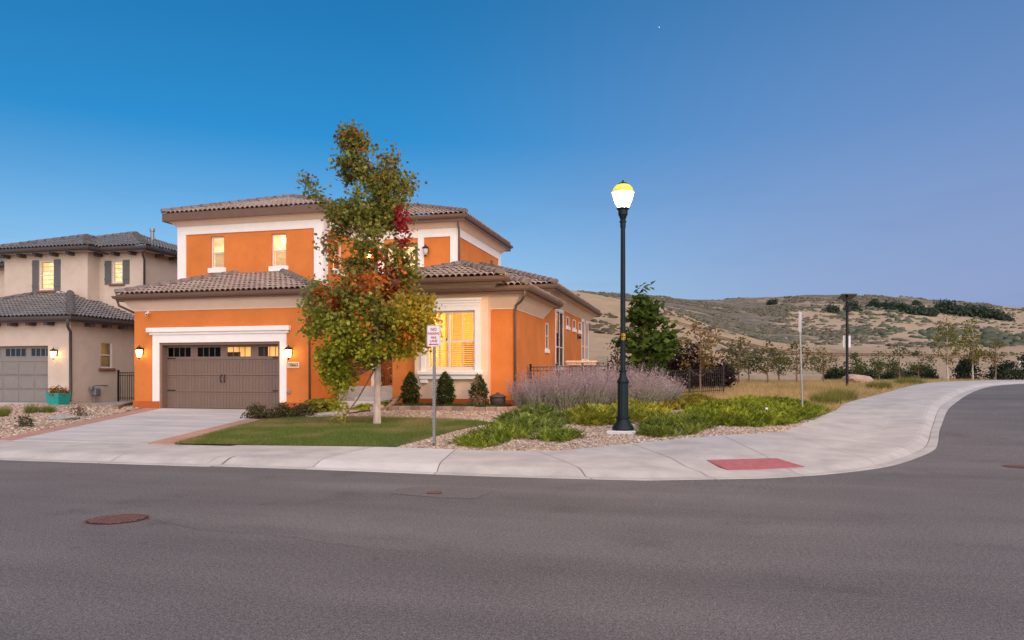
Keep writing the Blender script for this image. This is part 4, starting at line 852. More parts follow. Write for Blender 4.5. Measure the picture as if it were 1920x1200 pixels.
TREES = [((-.02, 34.03), 3.25, 2.3, YB, 'young tree with thinning orange yellow leaves beside the purple shrub', .26), ((1.97, 41.76), 2.75, 2.1, OL, 'olive brown young tree with a slim red trunk, second past the purple shrub', .3),
    ((1.56, 47.84), 1.3, 1.1, GR, 'tiny green sapling between the orange tree and the olive tree', .3), ((2.74, 46.08), 2.1, 1.5, GR, 'small green sapling just right of the olive brown tree', .35), ((3.81, 46.35), 2.4, 2.0, OL, 'broad olive young tree left of the edge-on sign', .3),
    ((5.06, 52.85), 2.3, 2.0, GR, 'small green tree directly behind the edge-on sign post, left side', .25), ((5.73, 48.9), 2.8, 2.1, simple((.16, .15, .04), (.11, .11, .035)), 'yellow olive tree right behind the edge-on sign post', .28), ((7.65, 51.44), 2.4, 2.0, simple((.2, .17, .05), (.14, .13, .04)), 'pale yellowish sapling between the sign post and the solar light', .3),
    ((9.83, 54.06), 1.9, 1.8, GR, 'low green sapling right behind the solar light pole', .1), ((12.03, 56.68), 2.25, 1.5, simple((.10, .14, .03), (.07, .11, .025)), 'bright green sapling, first right of the boulder', .2), ((13.4, 57.02), 2.7, 1.9, GR, 'upright green sapling, second right of the boulder', .12), ((15.26, 59.56), 2.2, 2.1, GR, 'spreading green sapling with dark stem left of the tall yellow trees', .3),
    ((17.92, 62.29), 5.0, 2.5, YG, 'tallest yellow green sapling at the far sidewalk bend', .28), ((20.13, 63.88), 4.75, 2.0, YG, 'slim yellow green sapling right of the tallest one', .3), ((21.45, 63.19), 3.1, 1.8, simple((.2, .15, .04), (.13, .12, .03)), 'short sparse sapling at the far right by the road end', .4)]
for k, ((u, v), h_, w_, cf, lb, lo) in enumerate(TREES):
    sp = h_ > 4; tree('young_tree', lb, (u, v, g2(u, v)), h_, ell(h_, w_, lo, peak=.42), 38 if not sp else 60, 14, .13 if not sp else .15, .15 if not sp else .16, cf, .035 + .008 * h_, 'bark_dark' if not sp else 'bark', 'young trees along the field edge', seed=20 + k, nlimb=10, gap=-.1, fork=max(.18, lo - .05))
def shrub(name, label, base, w, h, cf, n=40, nper=22, ls=.1, cr=.12, group=None, seed=1, depth=1., cat='shrub', flat=.9):
    rng = np.random.default_rng(seed); t = thing(name, base, label, cat, group); q = rng.normal(0, 1, (n, 3)); q /= np.linalg.norm(q, axis=1)[:, None]; q *= rng.uniform(.35, 1, (n, 1)) ** .5; q[:, 2] = abs(q[:, 2])
    cen = q * np.array([w / 2 * .85, w / 2 * .85 * depth, h * .82]) + np.array([0, 0, h * .06]); b = MB()
    for k in range(0, n, 2): e = Vector(cen[k]); b.tube([(e.x * .1, e.y * .1, -.05), (e.x * .5, e.y * .5, e.z * .6), tuple(e)], [.012 + .01 * h, .008 + .006 * h, .003], 4, cap=False)
    b.build('stems', 'bark_dark', t, world=False); V, F, c = crown_leaves(cen, cr, nper, ls, cf, rng, flat=flat); npmesh('foliage', V, F, 'leaf', t, col=c, world=False); return t
shrub('purple_shrub', 'large dark purple shrub to the right of the big-leaved tree', (-.7, 35.6, g2(-.7, 35.6)), 3.2, 2.4, PU, 130, 30, .13, .2, seed=41)
shrub('purple_shrub', 'smaller dark purple shrub under the thinning orange tree', (.65, 36.6, g2(.65, 36.6)), 2.0, 1.7, PU, 70, 26, .13, .18, seed=42)
shrub('purple_shrub', 'airy purple shrub left of the street lamp post', (-3.6, 33.4, g2(-3.6, 33.4)), 1.4, 2.6, simple((.06, .035, .03), (.09, .06, .04)), 40, 14, .1, .18, seed=43)
BU = [(10.46, 63.5, 2.2, 1.2, 'dark green bush behind the boulder'), (12.5, 64.02, 2.6, 1.3, 'dark green bush behind the first two saplings right of the boulder'), (14.9, 64.5, 2.4, 1.0, 'low dark bush between the second and third sapling right of the boulder'), (16.9, 65.1, 2.6, 1.5, 'dark bush at the foot of the tallest yellow sapling, left side'), (20.69, 67.12, 2.0, 2.2, 'dark conical evergreen between the two tall yellow saplings'), (23.3, 66.7, 3.2, 1.7, 'broad dark evergreen bush behind the short sparse sapling'), (25.3, 67.2, 3.0, 2.6, 'tall dark evergreen at the right edge above the road end')]
for k, (u, v, w_, h_, lb) in enumerate(BU): shrub('dark_bush', lb, (u, v, g2(u, v)), w_, h_, DK if k != 1 else simple((.03, .05, .02), (.05, .07, .03)), 55, 26, .17, .2, 'dark bushes behind the field', 60 + k, .8)
# trees standing on the far ridge
rng = np.random.default_rng(77)
RT = [(1598, 575, 26, 'wide'), (1640, 570, 26, 'a'), (1668, 573, 30, 'b'), (1690, 576, 34, 'c'), (1720, 582, 34, 'd'), (1745, 585, 28, 'e'), (1772, 578, 36, 'f'), (1795, 584, 42, 'g'), (1820, 586, 40, 'h'), (1845, 588, 34, 'i'), (1868, 592, 30, 'j'), (1888, 594, 22, 'k'), (1449, 562, 20, 'l'), (1718, 564, 16, 'm'), (1560, 577, 24, 'n')]
NAMES = ['dark tree clump behind the solar light panel', 'first dark tree of the ridge row counted from the solar light', 'second dark tree of the ridge row', 'third dark tree of the ridge row', 'fourth dark tree of the ridge row', 'fifth dark tree of the ridge row', 'rounded tree starting the big dark ridge grove', 'tallest dark tree of the ridge grove, left half', 'broad dark tree in the middle of the ridge grove', 'dark tree right of the middle of the ridge grove', 'lower dark tree near the right end of the ridge grove', 'last small dark tree at the right end of the ridge grove', 'lone dark tree on the skyline left of the sign', 'small lone tree above the ridge row', 'low dark tree clump left of the solar light on the hill']
cu, su = math.cos(YAW), math.sin(YAW)
for k, (p, y, w_, _) in enumerate(RT):
    tau = (p - 960) / 1400; col_ = FP[:, int(np.argmin(abs(np.linspace(-1.5, 1.6, 240) - tau)))]; dep = -su * col_[:, 0] + cu * col_[:, 1]; ey = 705 - 1400 * (col_[:, 2] - 1.65) / dep
    i = int(np.argmin(abs(ey[:78] - (y + 8)))); Y = dep[i]; X = tau * Y; w2 = w_ * Y / 1400 * 1.15
    shrub('ridge_tree', NAMES[k], (cu * X - su * Y, su * X + cu * Y, float(col_[i, 2]) - .6), w2, w2 * rng.uniform(.45, .7), simple((.05, .085, .06), (.085, .12, .08)), 46, 16, w2 * .12, w2 * .085, 'dark trees on the far ridge', 90 + k, .9, 'tree')

# ================================================================== street furniture
LX, LY = -1.8, 17.91; LZ = float(g(LX, LY)) + .02
t = thing('street_lamp', (LX, LY, LZ), 'tall dark green street lamp with glowing globe on a concrete pad', 'street lamp')
c = (LX, LY, LZ)
b = MB(); b.bbox(LX - .36, LX + .36, LY - .36, LY + .36, LZ - .1, LZ + .05, .02); b.build('concrete_pad', 'concrete_new', t)
b = MB(); b.lathe([(.258, .05), (.258, .09), (.245, .14), (.20, .20), (.15, .27), (.14, .31), (.165, .33), (.165, .36), (.135, .38)], c, 28); b.build('base', 'lamp_green', t, smooth=False)
b = MB(); b.lathe([(.13, .38), (.125, 1.17)], c, 64, .06, 14); b.build('lower_shaft', 'lamp_green', t)
b = MB(); b.lathe([(.13, 1.17), (.146, 1.19), (.146, 1.215), (.115, 1.26), (.085, 1.34), (.075, 1.43), (.095, 1.445), (.095, 1.475), (.07, 1.49)], c, 28); b.build('collar', 'lamp_green', t)
b = MB(); b.lathe([(.066, 1.49), (.055, 4.89)], c, 48, .08, 10); b.build('upper_shaft', 'lamp_green', t)
c = (LX, LY, LZ - .12)
b = MB(); b.lathe([(.056, 5.0), (.066, 5.0), (.066, 5.12), (.085, 5.125), (.085, 5.15), (.06, 5.16), (.068, 5.2), (.095, 5.28), (.112, 5.30), (.112, 5.41), (.13, 5.42), (.152, 5.445), (.152, 5.47), (.12, 5.475)], c, 24); b.build('lamp_holder', 'lamp_green', t)
b = MB(); b.lathe([(.125, 5.475), (.165, 5.56), (.215, 5.68), (.243, 5.78), (.248, 5.83)], c, 24); b.build('globe', 'globe_glow', t, smooth=True)
gm = MATS['globe_glow']; gn = gm.node_tree.nodes; gl_ = gm.node_tree.links; gt = gn.new('ShaderNodeBsdfTransparent'); gx_ = gn.new('ShaderNodeMixShader'); gx_.inputs[0].default_value = .35
gl_.new(gn['Principled BSDF'].outputs[0], gx_.inputs[1]); gl_.new(gt.outputs[0], gx_.inputs[2]); gl_.new(gx_.outputs[0], gn['Material Output'].inputs[0])
b = MB(); b.lathe([(.256, 5.825), (.262, 5.838), (.25, 5.85)], c, 24); b.build('rim', 'amber_glass', t)
b = MB(); b.lathe([(.25, 5.85), (.225, 5.93), (.17, 5.995), (.12, 6.02)], c, 24); b.build('dome', 'amber_glass', t, smooth=True)
b = MB(); b.lathe([(.12, 6.02), (.115, 6.025), (.115, 6.045), (.10, 6.05), (.06, 6.07), (.02, 6.08), (.02, 6.125), (.008, 6.13)], c, 24); b.build('finial', 'lamp_green', t)
for k in range(4):
    a = k * PI / 2 + .6; b = MB(); b.tube([(LX + r_ * math.cos(a), LY + r_ * math.sin(a), LZ - .12 + z_) for r_, z_ in ((.142, 5.47), (.182, 5.56), (.226, 5.66), (.256, 5.76), (.262, 5.81))], .008, 5); b.build('cage_rib', 'lamp_green', t)
lamp('street_light', (LX, LY, LZ + 5.50), 3500, (1, .58, .22), .08, t)
b = MB(); fx, fy = math.sin(YAW) * 1, -math.cos(YAW); b.box(-.075, .075, -.002, .002, -.09, .09); q = Matrix.Rotation(YAW, 4, 'Z')
b = MB(); n_ = 9
for i in range(n_ + 1):
    a = -PI / 2 + YAW - 1.0 + 2.0 * i / n_
    for z_ in (2.18, 2.36): b.v.append((LX + .0665 * math.cos(a), LY + .0665 * math.sin(a), LZ + z_))
for i in range(n_): b.f.append((2 * i, 2 * i + 2, 2 * i + 3, 2 * i + 1))
b.build('number_band', 'black_iron', t)
for s_, z_ in (('156', 2.315), ('157', 2.225)): lettering('lettering', s_, .10, 'yellow_tag', t, (LX + .068 * math.cos(-PI / 2 + YAW), LY + .068 * math.sin(-PI / 2 + YAW), LZ + z_), YAW, sx_=.68)

# no parking sign
SX, SY_ = -5.5, 15.0; SZ = float(g(SX, SY_))
t = thing('no_parking_sign', (SX, SY_, SZ), 'white no parking fire lane sign on a grey steel post at the lawn edge', 'sign')
b = MB(); w_ = .026
for (a, b_) in ((-w_, -w_ + .006), (w_ - .006, w_)): b.box(SX + a, SX + b_, SY_ - .03, SY_ + .03, SZ - .2, SZ + 2.46)
b.box(SX - w_ + .006, SX + w_ - .006, SY_ + .024, SY_ + .03, SZ - .2, SZ + 2.46)
for i in range(44): z_ = SZ + .1 + i * .053; b.box(SX - .019, SX + .019, SY_ - .0295, SY_ - .024, z_ - .014, z_ + .026)
b.build('post', 'galv', t)
pr = .10; pl = MB(); W_, H_ = .152, .228; zc = SZ + 2.36; pts = []
for (cx_, cz_, a0) in ((W_ - .025, H_ - .025, 0), (-W_ + .025, H_ - .025, PI / 2), (-W_ + .025, -H_ + .025, PI), (W_ - .025, -H_ + .025, 1.5 * PI)):
    for k in range(4): a = a0 + k * PI / 6; pts.append((cx_ + .025 * math.cos(a), cz_ + .025 * math.sin(a)))
def plate(pts, y0, y1):
    m_ = MB(); n = len(pts); m_.v = [(SX + x, SY_ - y0, zc + z) for x, z in pts] + [(SX + x, SY_ - y1, zc + z) for x, z in pts]; m_.f = [tuple(range(n)), tuple(reversed(range(n, 2 * n)))] + [(i, n + i, n + (i + 1) % n, (i + 1) % n) for i in range(n)]; return m_
plate(pts, .031, .035).build('sign_plate', 'sign_white', t)
m_ = MB(); n = len(pts); o_ = [(x * .95, z * .965) for x, z in pts]; i_ = [(x * .915, z * .94) for x, z in pts]; m_.v = [(SX + x, SY_ - .0365, zc + z) for x, z in o_ + i_]; m_.f = [(i, (i + 1) % n, n + (i + 1) % n, n + i) for i in range(n)]; m_.build('sign_border', 'sign_red', t)
for s_, z_, sz, m2 in (('NO', .135, .085, 'sign_red'), ('PARKING', .048, .072, 'sign_red'), ('FIRE', -.038, .068, 'sign_red'), ('LANE', -.11, .068, 'sign_red')): lettering('lettering', s_, sz, m2, t, (SX, SY_ - .037, zc + z_), 0, sx_=.86 if s_ == 'PARKING' else 1.)
m_ = MB(); m_.v = [(SX + x, SY_ - .0375, zc - .178 + z) for x, z in ((-.115, 0), (-.06, .026), (-.06, .011), (.11, .011), (.11, -.011), (-.06, -.011), (-.06, -.026))]; m_.f = [tuple(range(7))]; m_.build('arrow', 'sign_red', t)

# the sign seen edge-on
EX, EY = 3.0, 24.15; EZ = float(g(EX, EY))
t = thing('edge_on_sign', (EX, EY, EZ), 'sign seen edge on, on a grey post by the side sidewalk', 'sign')
dv = Vector((EX, EY, 0)).normalized(); nx = Vector((dv.y, -dv.x, 0)); tl = Vector((-nx.x, -nx.y, 0)) * .09
b = MB(); b.tube([(EX, EY, EZ - .1), (EX + tl.x, EY + tl.y, EZ + 3.05)], .03, 8); b.build('post', 'galv', t)
top = Vector((EX, EY, EZ + 2.78)) + tl * .9 + nx * .01 - dv * .05; ra = Vector((dv.x, dv.y, 0)) * .97 + nx * .14; ra.normalize(); nn = Vector((ra.y, -ra.x, 0))
m_ = MB()
for a in (-.006, .006):
    for (x, z) in ((-.23, -.31), (.23, -.31), (.23, .31), (-.23, .31)): m_.v.append(tuple(top + ra * x + nn * a + Vector((0, 0, z))))
m_.f = [(0, 1, 2, 3), (7, 6, 5, 4), (0, 4, 5, 1), (1, 5, 6, 2), (2, 6, 7, 3), (3, 7, 4, 0)]; m_.build('sign_plate', 'sign_white', t)
m_ = MB(); m_.v = [tuple(top + ra * x + nn * .008 + Vector((0, 0, z))) for x, z in ((-.22, -.30), (-.17, -.30), (-.17, .30), (-.22, .30))]; m_.f = [(0, 1, 2, 3)]; m_.build('sign_border', 'sign_red', t)

# solar light
QX, QY = 7.48, 42.5; QZ = float(g(QX, QY)) - .05
t = thing('solar_light', (QX, QY, QZ), 'black pole light with a solar panel and white notice plate in the dry field', 'street lamp')
b = MB(); b.tube([(QX, QY, QZ - .1), (QX, QY, QZ + 4.75)], .07, 10); b.build('pole', 'black_iron', t); q = Vector((math.cos(YAW), math.sin(YAW), 0)); f = Vector((-math.sin(YAW), math.cos(YAW), 0))
def slabq(c_, w, d, tilt, th, name, m):
    m_ = MB()
    for s0 in (0, 1):
        for (a, e) in ((-1, -1), (1, -1), (1, 1), (-1, 1)): p = Vector(c_) + q * a * w / 2 + f * e * d / 2 * math.cos(tilt) + Vector((0, 0, e * d / 2 * math.sin(tilt) - s0 * th)); m_.v.append(tuple(p))
    m_.f = [(0, 1, 2, 3), (7, 6, 5, 4), (0, 4, 5, 1), (1, 5, 6, 2), (2, 6, 7, 3), (3, 7, 4, 0)]; return m_.build(name, m, t)
slabq((QX, QY, QZ + 4.82), .78, .7, -.3, .04, 'solar_panel', 'solar_panel'); slabq((QX - .05, QY - .3, QZ + 4.60), .3, .4, .1, .08, 'lamp_head', 'black_iron')
b = MB(); b.tube([(QX + .05, QY - .05, QZ + 4.0), (QX + .05, QY - .05, QZ + 4.3)], .14, 8); b.build('battery_box', 'black_iron', t)
m_ = MB(); cc = Vector((QX, QY, 0)) + q * .03 + f * .1
for s0 in (0, 1):
    for (x, z) in ((-.2, 2.12), (.2, 2.12), (.2, 2.75), (-.2, 2.75)): p = cc + q * x + f * s0 * .01; m_.v.append((p.x, p.y, QZ + z))
m_.f = [(0, 1, 2, 3), (7, 6, 5, 4), (0, 4, 5, 1), (1, 5, 6, 2), (2, 6, 7, 3), (3, 7, 4, 0)]; m_.build('notice_plate', 'sign_white', t)

# manholes
def manhole(u, v, r, label, nub=True):
    z = float(g(u, v)); t = thing('manhole_cover', (u, v, z), label, 'manhole'); b = MB(); b.lathe([(r * 1.10, -.02), (r * 1.10, .006), (r * 1.02, .007), (r * 1.015, -.004)], (u, v, z), 36); b.build('ring', 'rust_iron', t)
    b = MB(); b.lathe([(r, -.02), (r, .008), (r * .97, .011)], (u, v, z), 36); b.build('cover', 'dark_iron', t)
    if nub:
        b = MB(); s_ = r / 6.5
        for i in range(-9, 10):
            for j in range(-9, 10):
                x, y = i * s_ + (j % 2) * s_ / 2, j * s_
                if math.hypot(x, y) < r * .9: b.box(u + x - s_ * .32, u + x + s_ * .32, v + y - s_ * .28, v + y + s_ * .28, z + .009, z + .019)
        b.build('tread', 'rust_iron', t, kind='stuff')
manhole(-6.49, 7.2, .32, 'large round rusty manhole cover in the road at the left'); manhole(-3.63, 9.91, .11, 'small rusty valve cover in the patched asphalt'); manhole(5.62, 15.4, .26, 'rusty round cover at the right edge of the road')
mat('asphalt_patch', (.13, .118, .116), .9, .3, 30., col2=(.21, .19, .18), bump=.5, bscale=60)
drape('asphalt_patch', [(-4.2, 9.72), (-3.4, 9.55), (-2.95, 9.62), (-2.85, 10.35), (-3.3, 10.5), (-4.0, 10.45), (-4.3, 10.2)], 'asphalt_patch', .004, .3)

# ================================================================== yard objects
bedp = [(-9.62, 22.3), (-6.2, 22.28), (-6.0, 22.9), (-5.98, 23.6), (-9.62, 23.6)]
drape('planting_bed', bedp, 'mulch', 0, .3, zf=lambda u, v: np.full(np.shape(u), .685) + .02 * np.sin(np.asarray(u) * 7), skirt=.25)
ed_ = thing('brick_edging', (-7.8, 22.2, .5), 'low edging of tan concrete blocks in front of the bay window bed', 'edging')
x = -9.66; k = 0; rr = random.Random(3)
while x < -6.25:
    L = .36 + rr.uniform(-.03, .05); b = MB(); dz2 = rr.uniform(-.012, .012); dy = rr.uniform(-.012, .012); b.bbox(x + .004, x + L - .004, 22.12 + dy, 22.29 + dy, .44, .695 + dz2, .014); b.build('brick', ('brick', 'brick2', 'brick3', 'brick2')[k % 4], ed_); x += L; k += 1
for i in range(4):
    a = [(x + .0, 22.22), (x + .22, 22.45), (x + .32, 22.78), (x + .34, 23.14)][i]; b = MB(); b.bbox(-.17, .17, -.09, .09, -.25, 0, .014); an = (.5, .9, 1.3, 1.55)[i]; b.v = [(a[0] + X_ * math.cos(an) - Y_ * math.sin(an) + .12, a[1] + X_ * math.sin(an) + Y_ * math.cos(an), .70 + Z_) for X_, Y_, Z_ in b.v]; b.build('brick', ('brick2', 'brick')[i % 2], ed_)
def conifer(u, v, label, cf, seed, h=1.08, w=.6):
    rng = np.random.default_rng(seed); t = thing('boxwood_shrub', (u, v, .68), label, 'shrub', 'clipped shrubs below the bay window'); b = MB(); b.tube([(0, 0, -.05), (0, 0, h * .8)], [.03, .01], 6); b.build('stem', 'bark_dark', t, world=False)
    n = 2600; z = rng.beta(1.3, 1.6, n); r = w / 2 * np.sin(np.clip(z * .9 + .1, 0, 1) ** .75 * PI) ** .6 * rng.uniform(.55, 1.06, n) * (1 + .1 * np.sin(z * 25 + seed)); a = rng.uniform(0, 2 * PI, n); P = np.stack([r * np.cos(a), r * np.sin(a), z * h + .02], -1)
    V, F = scatter(LEAF_V, LEAF_F, P, rng.uniform(.04, .075, n), rotmats(n, rng, tilt=.7)); npmesh('foliage', V, F, 'leaf', t, col=percol(cf(P, rng), 5), world=False); return t
BX = simple((.035, .06, .012), (.075, .10, .022))
conifer(-9.2, 22.85, 'green clipped conical shrub, leftmost under the bay window', BX, 1); conifer(-8.0, 22.85, 'green clipped conical shrub directly below the middle of the bay window', BX, 2)
def dead(P, rng):
    c = BX(P, rng); k = (P[:, 0] * .95 + P[:, 2] * .3 + rng.normal(0, .06, len(P)) < .27) & (P[:, 2] > .05); k &= (np.sin(P[:, 2] * 9) + rng.normal(0, .6, len(P)) > -.4); c[k] = mixcol((.40, .25, .15), (.5, .36, .24), rng.random(len(P)))[k]; return c
conifer(-6.88, 22.85, 'half dead conical shrub with brown patches, rightmost under the bay window', dead, 3, 1.0, .58)
t = thing('lidded_pot', (-6.3, 23.05, .68), 'dark brown lidded pot beside the half dead shrub', 'pot'); b = MB(); b.lathe([(.17, 0), (.22, .08), (.255, .18), (.25, .26), (.235, .28)], (-6.3, 23.05, .68), 20); b.build('pot', 'clay_dark', t, smooth=True); b = MB(); b.lathe([(.235, .28), (.285, .285), (.285, .31), (.18, .375), (.07, .40), (.05, .44), (.02, .445)], (-6.3, 23.05, .68), 20); b.build('lid', 'clay_dark', t, smooth=True)

# spiky / leafy plants
BL_V = [(-.5, 0, 0), (.5, 0, 0), (0, 0, 1)]; BL_F = [(0, 1, 2)]
def blades(name, P, hgt, wid, cols, rng, lean=.25, parent=None, world=True):
    n = len(P); M = rotmats(n, rng, tilt=lean); S = np.stack([wid, wid, hgt], -1); V, F = scatter(BL_V, BL_F, P, S, M); return npmesh(name, V, F, 'blade', parent, col=percol(cols, 3), world=world)
def tuft(u, v, r, h, n, cA, cB, label, name='grass_tuft', group=None, seed=1, lean=.35, cat='plant', wid=.012):
    rng = np.random.default_rng(seed); t = thing(name, (u, v, float(g(u, v))), label, cat, group); a = rng.uniform(0, 2 * PI, n); q = r * np.sqrt(rng.random(n)) * .6; P = np.stack([q * np.cos(a), q * np.sin(a), np.full(n, -.01)], -1)
    blades('blades', P, h * rng.uniform(.6, 1.1, n), np.full(n, wid), mixcol(cA, cB, rng.random(n)), rng, lean, t, False); return t
def hosta(u, v, z, r, h, label, cA, cB, seed, n=110, ls=.2):
    rng = np.random.default_rng(seed); t = thing('hosta_plant', (u, v, z), label, 'plant', 'yellow green leafy plants by the entry path'); a = rng.uniform(0, 2 * PI, n); q = np.sqrt(rng.random(n)); P = np.stack([q * r * np.cos(a), q * r * np.sin(a), h * np.sqrt(np.clip(1.05 - q ** 2, 0, 1)) * rng.uniform(.6, 1, n)], -1)
    M = np.empty((n, 3, 3)); th = a - PI / 2 + rng.normal(0, .4, n); dn = rng.uniform(.1, .7, n); cx_, sx2 = np.cos(th), np.sin(th); cd_, sd_ = np.cos(-dn), np.sin(-dn)
    M[:, 0] = np.stack([cx_, -sx2 * cd_, sx2 * sd_], -1); M[:, 1] = np.stack([sx2, cx_ * cd_, -cx_ * sd_], -1); M[:, 2] = np.stack([0 * a, sd_, cd_], -1)
    tv = [(0, 0, 0), (-.36, .3, .06), (-.38, .6, .04), (0, 1, -.06), (.38, .6, .04), (.36, .3, .06), (0, .5, -.03)]; tf = [(6, 1, 0), (6, 2, 1), (6, 3, 2), (6, 4, 3), (6, 5, 4), (6, 0, 5)]
    V, F = scatter(tv, tf, P, ls * rng.uniform(.7, 1.2, n), M); npmesh('leaves', V, F, 'leaf', t, col=percol(mixcol(cA, cB, rng.random(n)), 7), world=False); return t
hosta(-12.15, 22.35, .46, .62, .5, 'big mound of yellow green leaves at the garage corner', (.13, .17, .02), (.36, .34, .04), 1, 170, .22)
hosta(-10.75, 22.75, .5, .4, .26, 'low bright yellow green plant left of the maple trunk', (.30, .36, .03), (.42, .44, .05), 2, 80, .2); hosta(-10.25, 23.5, .55, .35, .3, 'yellow green plant at the right side of the entry steps', (.16, .2, .02), (.33, .36, .04), 3, 70, .2)
SHR = simple((.085, .09, .035), (.15, .12, .05))
for k, (u, v, lb) in enumerate(((-13.3, 20.5, 'low grey green shrub at the driveway edge below the outlet box'), (-12.65, 20.75, 'low grey green shrub, middle one between driveway and path'), (-12.0, 20.85, 'low grey green shrub nearest the yellow green mound'))): shrub('low_shrub', lb, (u, v, float(g(u, v))), .85, .42, SHR, 40, 22, .065, .09, 'low shrubs along the lawn back edge', 120 + k)
t = thing('driftwood_log', (-9.8, 22.3, .53), 'weathered brown log leaning beside the maple trunk', 'log'); b = MB(); b.tube([(-9.85, 22.2, .5), (-9.7, 22.6, .78), (-9.55, 23.1, 1.05)], [.09, .075, .05], 8); b.build('log_trunk', 'wood', t); b = MB(); b.tube([(-9.7, 22.6, .78), (-9.78, 22.75, .98)], [.04, .02], 6); b.build('branch_stub', 'wood', t)
def boulder(u, v, z, sx3, sy3, sz3, label, m='boulder', seed=1, name='boulder'):
    import bmesh
    bm = bmesh.new(); bmesh.ops.create_icosphere(bm, subdivisions=3, radius=1)
    for q_ in bm.verts:
        nz_ = mnoise.noise(q_.co * 1.2 + Vector((seed * 7.1, 0, 0))) * .4 + mnoise.noise(q_.co * 3 + Vector((seed, 3, 1))) * .14; q_.co = q_.co * (1 + nz_); q_.co = Vector((q_.co.x * sx3, q_.co.y * sy3, q_.co.z * sz3))
    me = bpy.data.meshes.new(name); bm.to_mesh(me); bm.free(); o = link(name, me, m); o.location = (u, v, z); return tag(o, label, 'rock')
boulder(-10.15, 22.35, .58, .26, .2, .17, 'pinkish boulder behind the maple trunk', seed=2); boulder(9.6, 50.9, 1.35, .85, .6, .42, 'large pinkish boulder beside the solar light', seed=3); boulder(-19.15, 19.1, .33, .42, .3, .14, 'flat grey stone on the gravel by the red driveway border', 'boulder_grey', 4)

# porch furniture
t = thing('porch_chair', (-11.55, 27.45, 1.27), 'wicker armchair with a yellow pillow on the porch', 'chair')
b = MB(); b.bbox(-11.9, -11.2, 27.15, 27.75, 1.60, 1.70, .02); b.build('seat', 'wicker', t); b = MB(); b.bbox(-11.9, -11.2, 27.72, 27.80, 1.66, 2.25, .02); b.build('backrest', 'wicker', t)
for x_ in (-11.9, -11.26):
    b = MB(); b.tube([(x_ + .03, 27.12, 1.60), (x_ + .03, 27.12, 1.90), (x_ + .03, 27.25, 1.96), (x_ + .03, 27.75, 1.98)], .03, 6); b.build('armrest', 'wicker', t)
    for y_ in (27.18, 27.72): b = MB(); b.tube([(x_ + .03, y_, 1.27), (x_ + .03, y_, 1.62)], .025, 6); b.build('leg', 'wicker', t)
    b = MB(); b.tube([(x_ + .03, 27.15, 1.30), (x_ + .03, 27.75, 1.58)], .012, 5); b.tube([(x_ + .03, 27.15, 1.58), (x_ + .03, 27.75, 1.30)], .012, 5); b.build('brace', 'wicker', t)
b = MB(); b.tube([(-11.9, 27.15, 1.31), (-11.2, 27.15, 1.58)], .012, 5); b.tube([(-11.9, 27.15, 1.58), (-11.2, 27.15, 1.31)], .012, 5); b.build('brace', 'wicker', t)
b = MB(); b.bbox(-.26, .26, -.07, .07, -.26, .26, .06); b.v = [(-11.58 + x * .94 - z * .34, 27.58 + y + z * .2, 2.0 + z * .94 + x * .34) for x, y, z in b.v]; tag(b.build('pillow', 'pillow', None, smooth=False), 'yellow pillow standing on the wicker porch chair', 'pillow')
t = thing('porch_lantern', (-11.98, 26.75, 1.27), 'dark candle lantern on the porch floor beside the chair', 'lantern')
b = MB(); b.bbox(-12.08, -11.88, 26.65, 26.85, 1.27, 1.30, .005); b.build('base', 'dark_iron', t)
for dx in (-.09, .09):
    for dy in (-.09, .09): b = MB(); b.box(-11.98 + dx - .01, -11.98 + dx + .01, 26.75 + dy - .01, 26.75 + dy + .01, 1.30, 1.60); b.build('corner_post', 'dark_iron', t)
b = MB(); b.lathe([(.15, 1.60), (.14, 1.63), (.04, 1.72), (.02, 1.76)], (-11.98, 26.75, 0), 4); b.build('roof_cap', 'dark_iron', t); b = MB(); b.lathe([(.04, 1.3), (.04, 1.45)], (-11.98, 26.75, 0), 10); b.build('candle', 'pillow', t)

# iron fences
def iron_fence(pts, h, label, name='iron_fence', post_every=2.2, zoff=0):
    a = Vector((*pts[0], 0)); e = Vector((*pts[-1], 0)); L = (e - a).length; d = (e - a) / L; z0 = float(g(a.x, a.y)) + zoff; z1 = float(g(e.x, e.y)) + zoff; t = thing(name, (a.x, a.y, z0), label, 'fence'); zz = lambda s_: z0 + (z1 - z0) * s_ / L
    for k, hh in enumerate((h - .03, h - .16, .16)): b = MB(); p, q_ = a + Vector((0, 0, zz(0) + hh)), e + Vector((0, 0, zz(L) + hh)); b.bar(p, q_, .03, .03); b.build('rail', 'black_iron', t)
    n = int(L / .115)
    for i in range(1, n): s_ = L * i / n; p = a + d * s_; b = MB(); b.box(p.x - .009, p.x + .009, p.y - .009, p.y + .009, zz(s_) + .06, zz(s_) + h - .02); b.build('picket', 'black_iron', t)
    m = max(1, round(L / post_every))
    for i in range(m + 1): s_ = L * i / m; p = a + d * s_; b = MB(); b.box(p.x - .032, p.x + .032, p.y - .032, p.y + .032, zz(s_) - .1, zz(s_) + h + .05); b.box(p.x - .04, p.x + .04, p.y - .04, p.y + .04, zz(s_) + h + .05, zz(s_) + h + .08); b.build('post', 'black_iron', t)
    return t
iron_fence([(-5.8, 25.6), (-3.2, 26.6)], 1.32, 'black iron fence by the house corner rising out of the purple flowers', post_every=.8); iron_fence([(-3.1, 27.4), (.9, 31.6)], 1.05, 'black iron fence behind the purple flowers under the dense tree')
iron_fence([(-25.2, 28.0), (-20.5, 28.0)], 1.32, 'black iron gate between the beige and the orange house', 'iron_gate', 1.1)
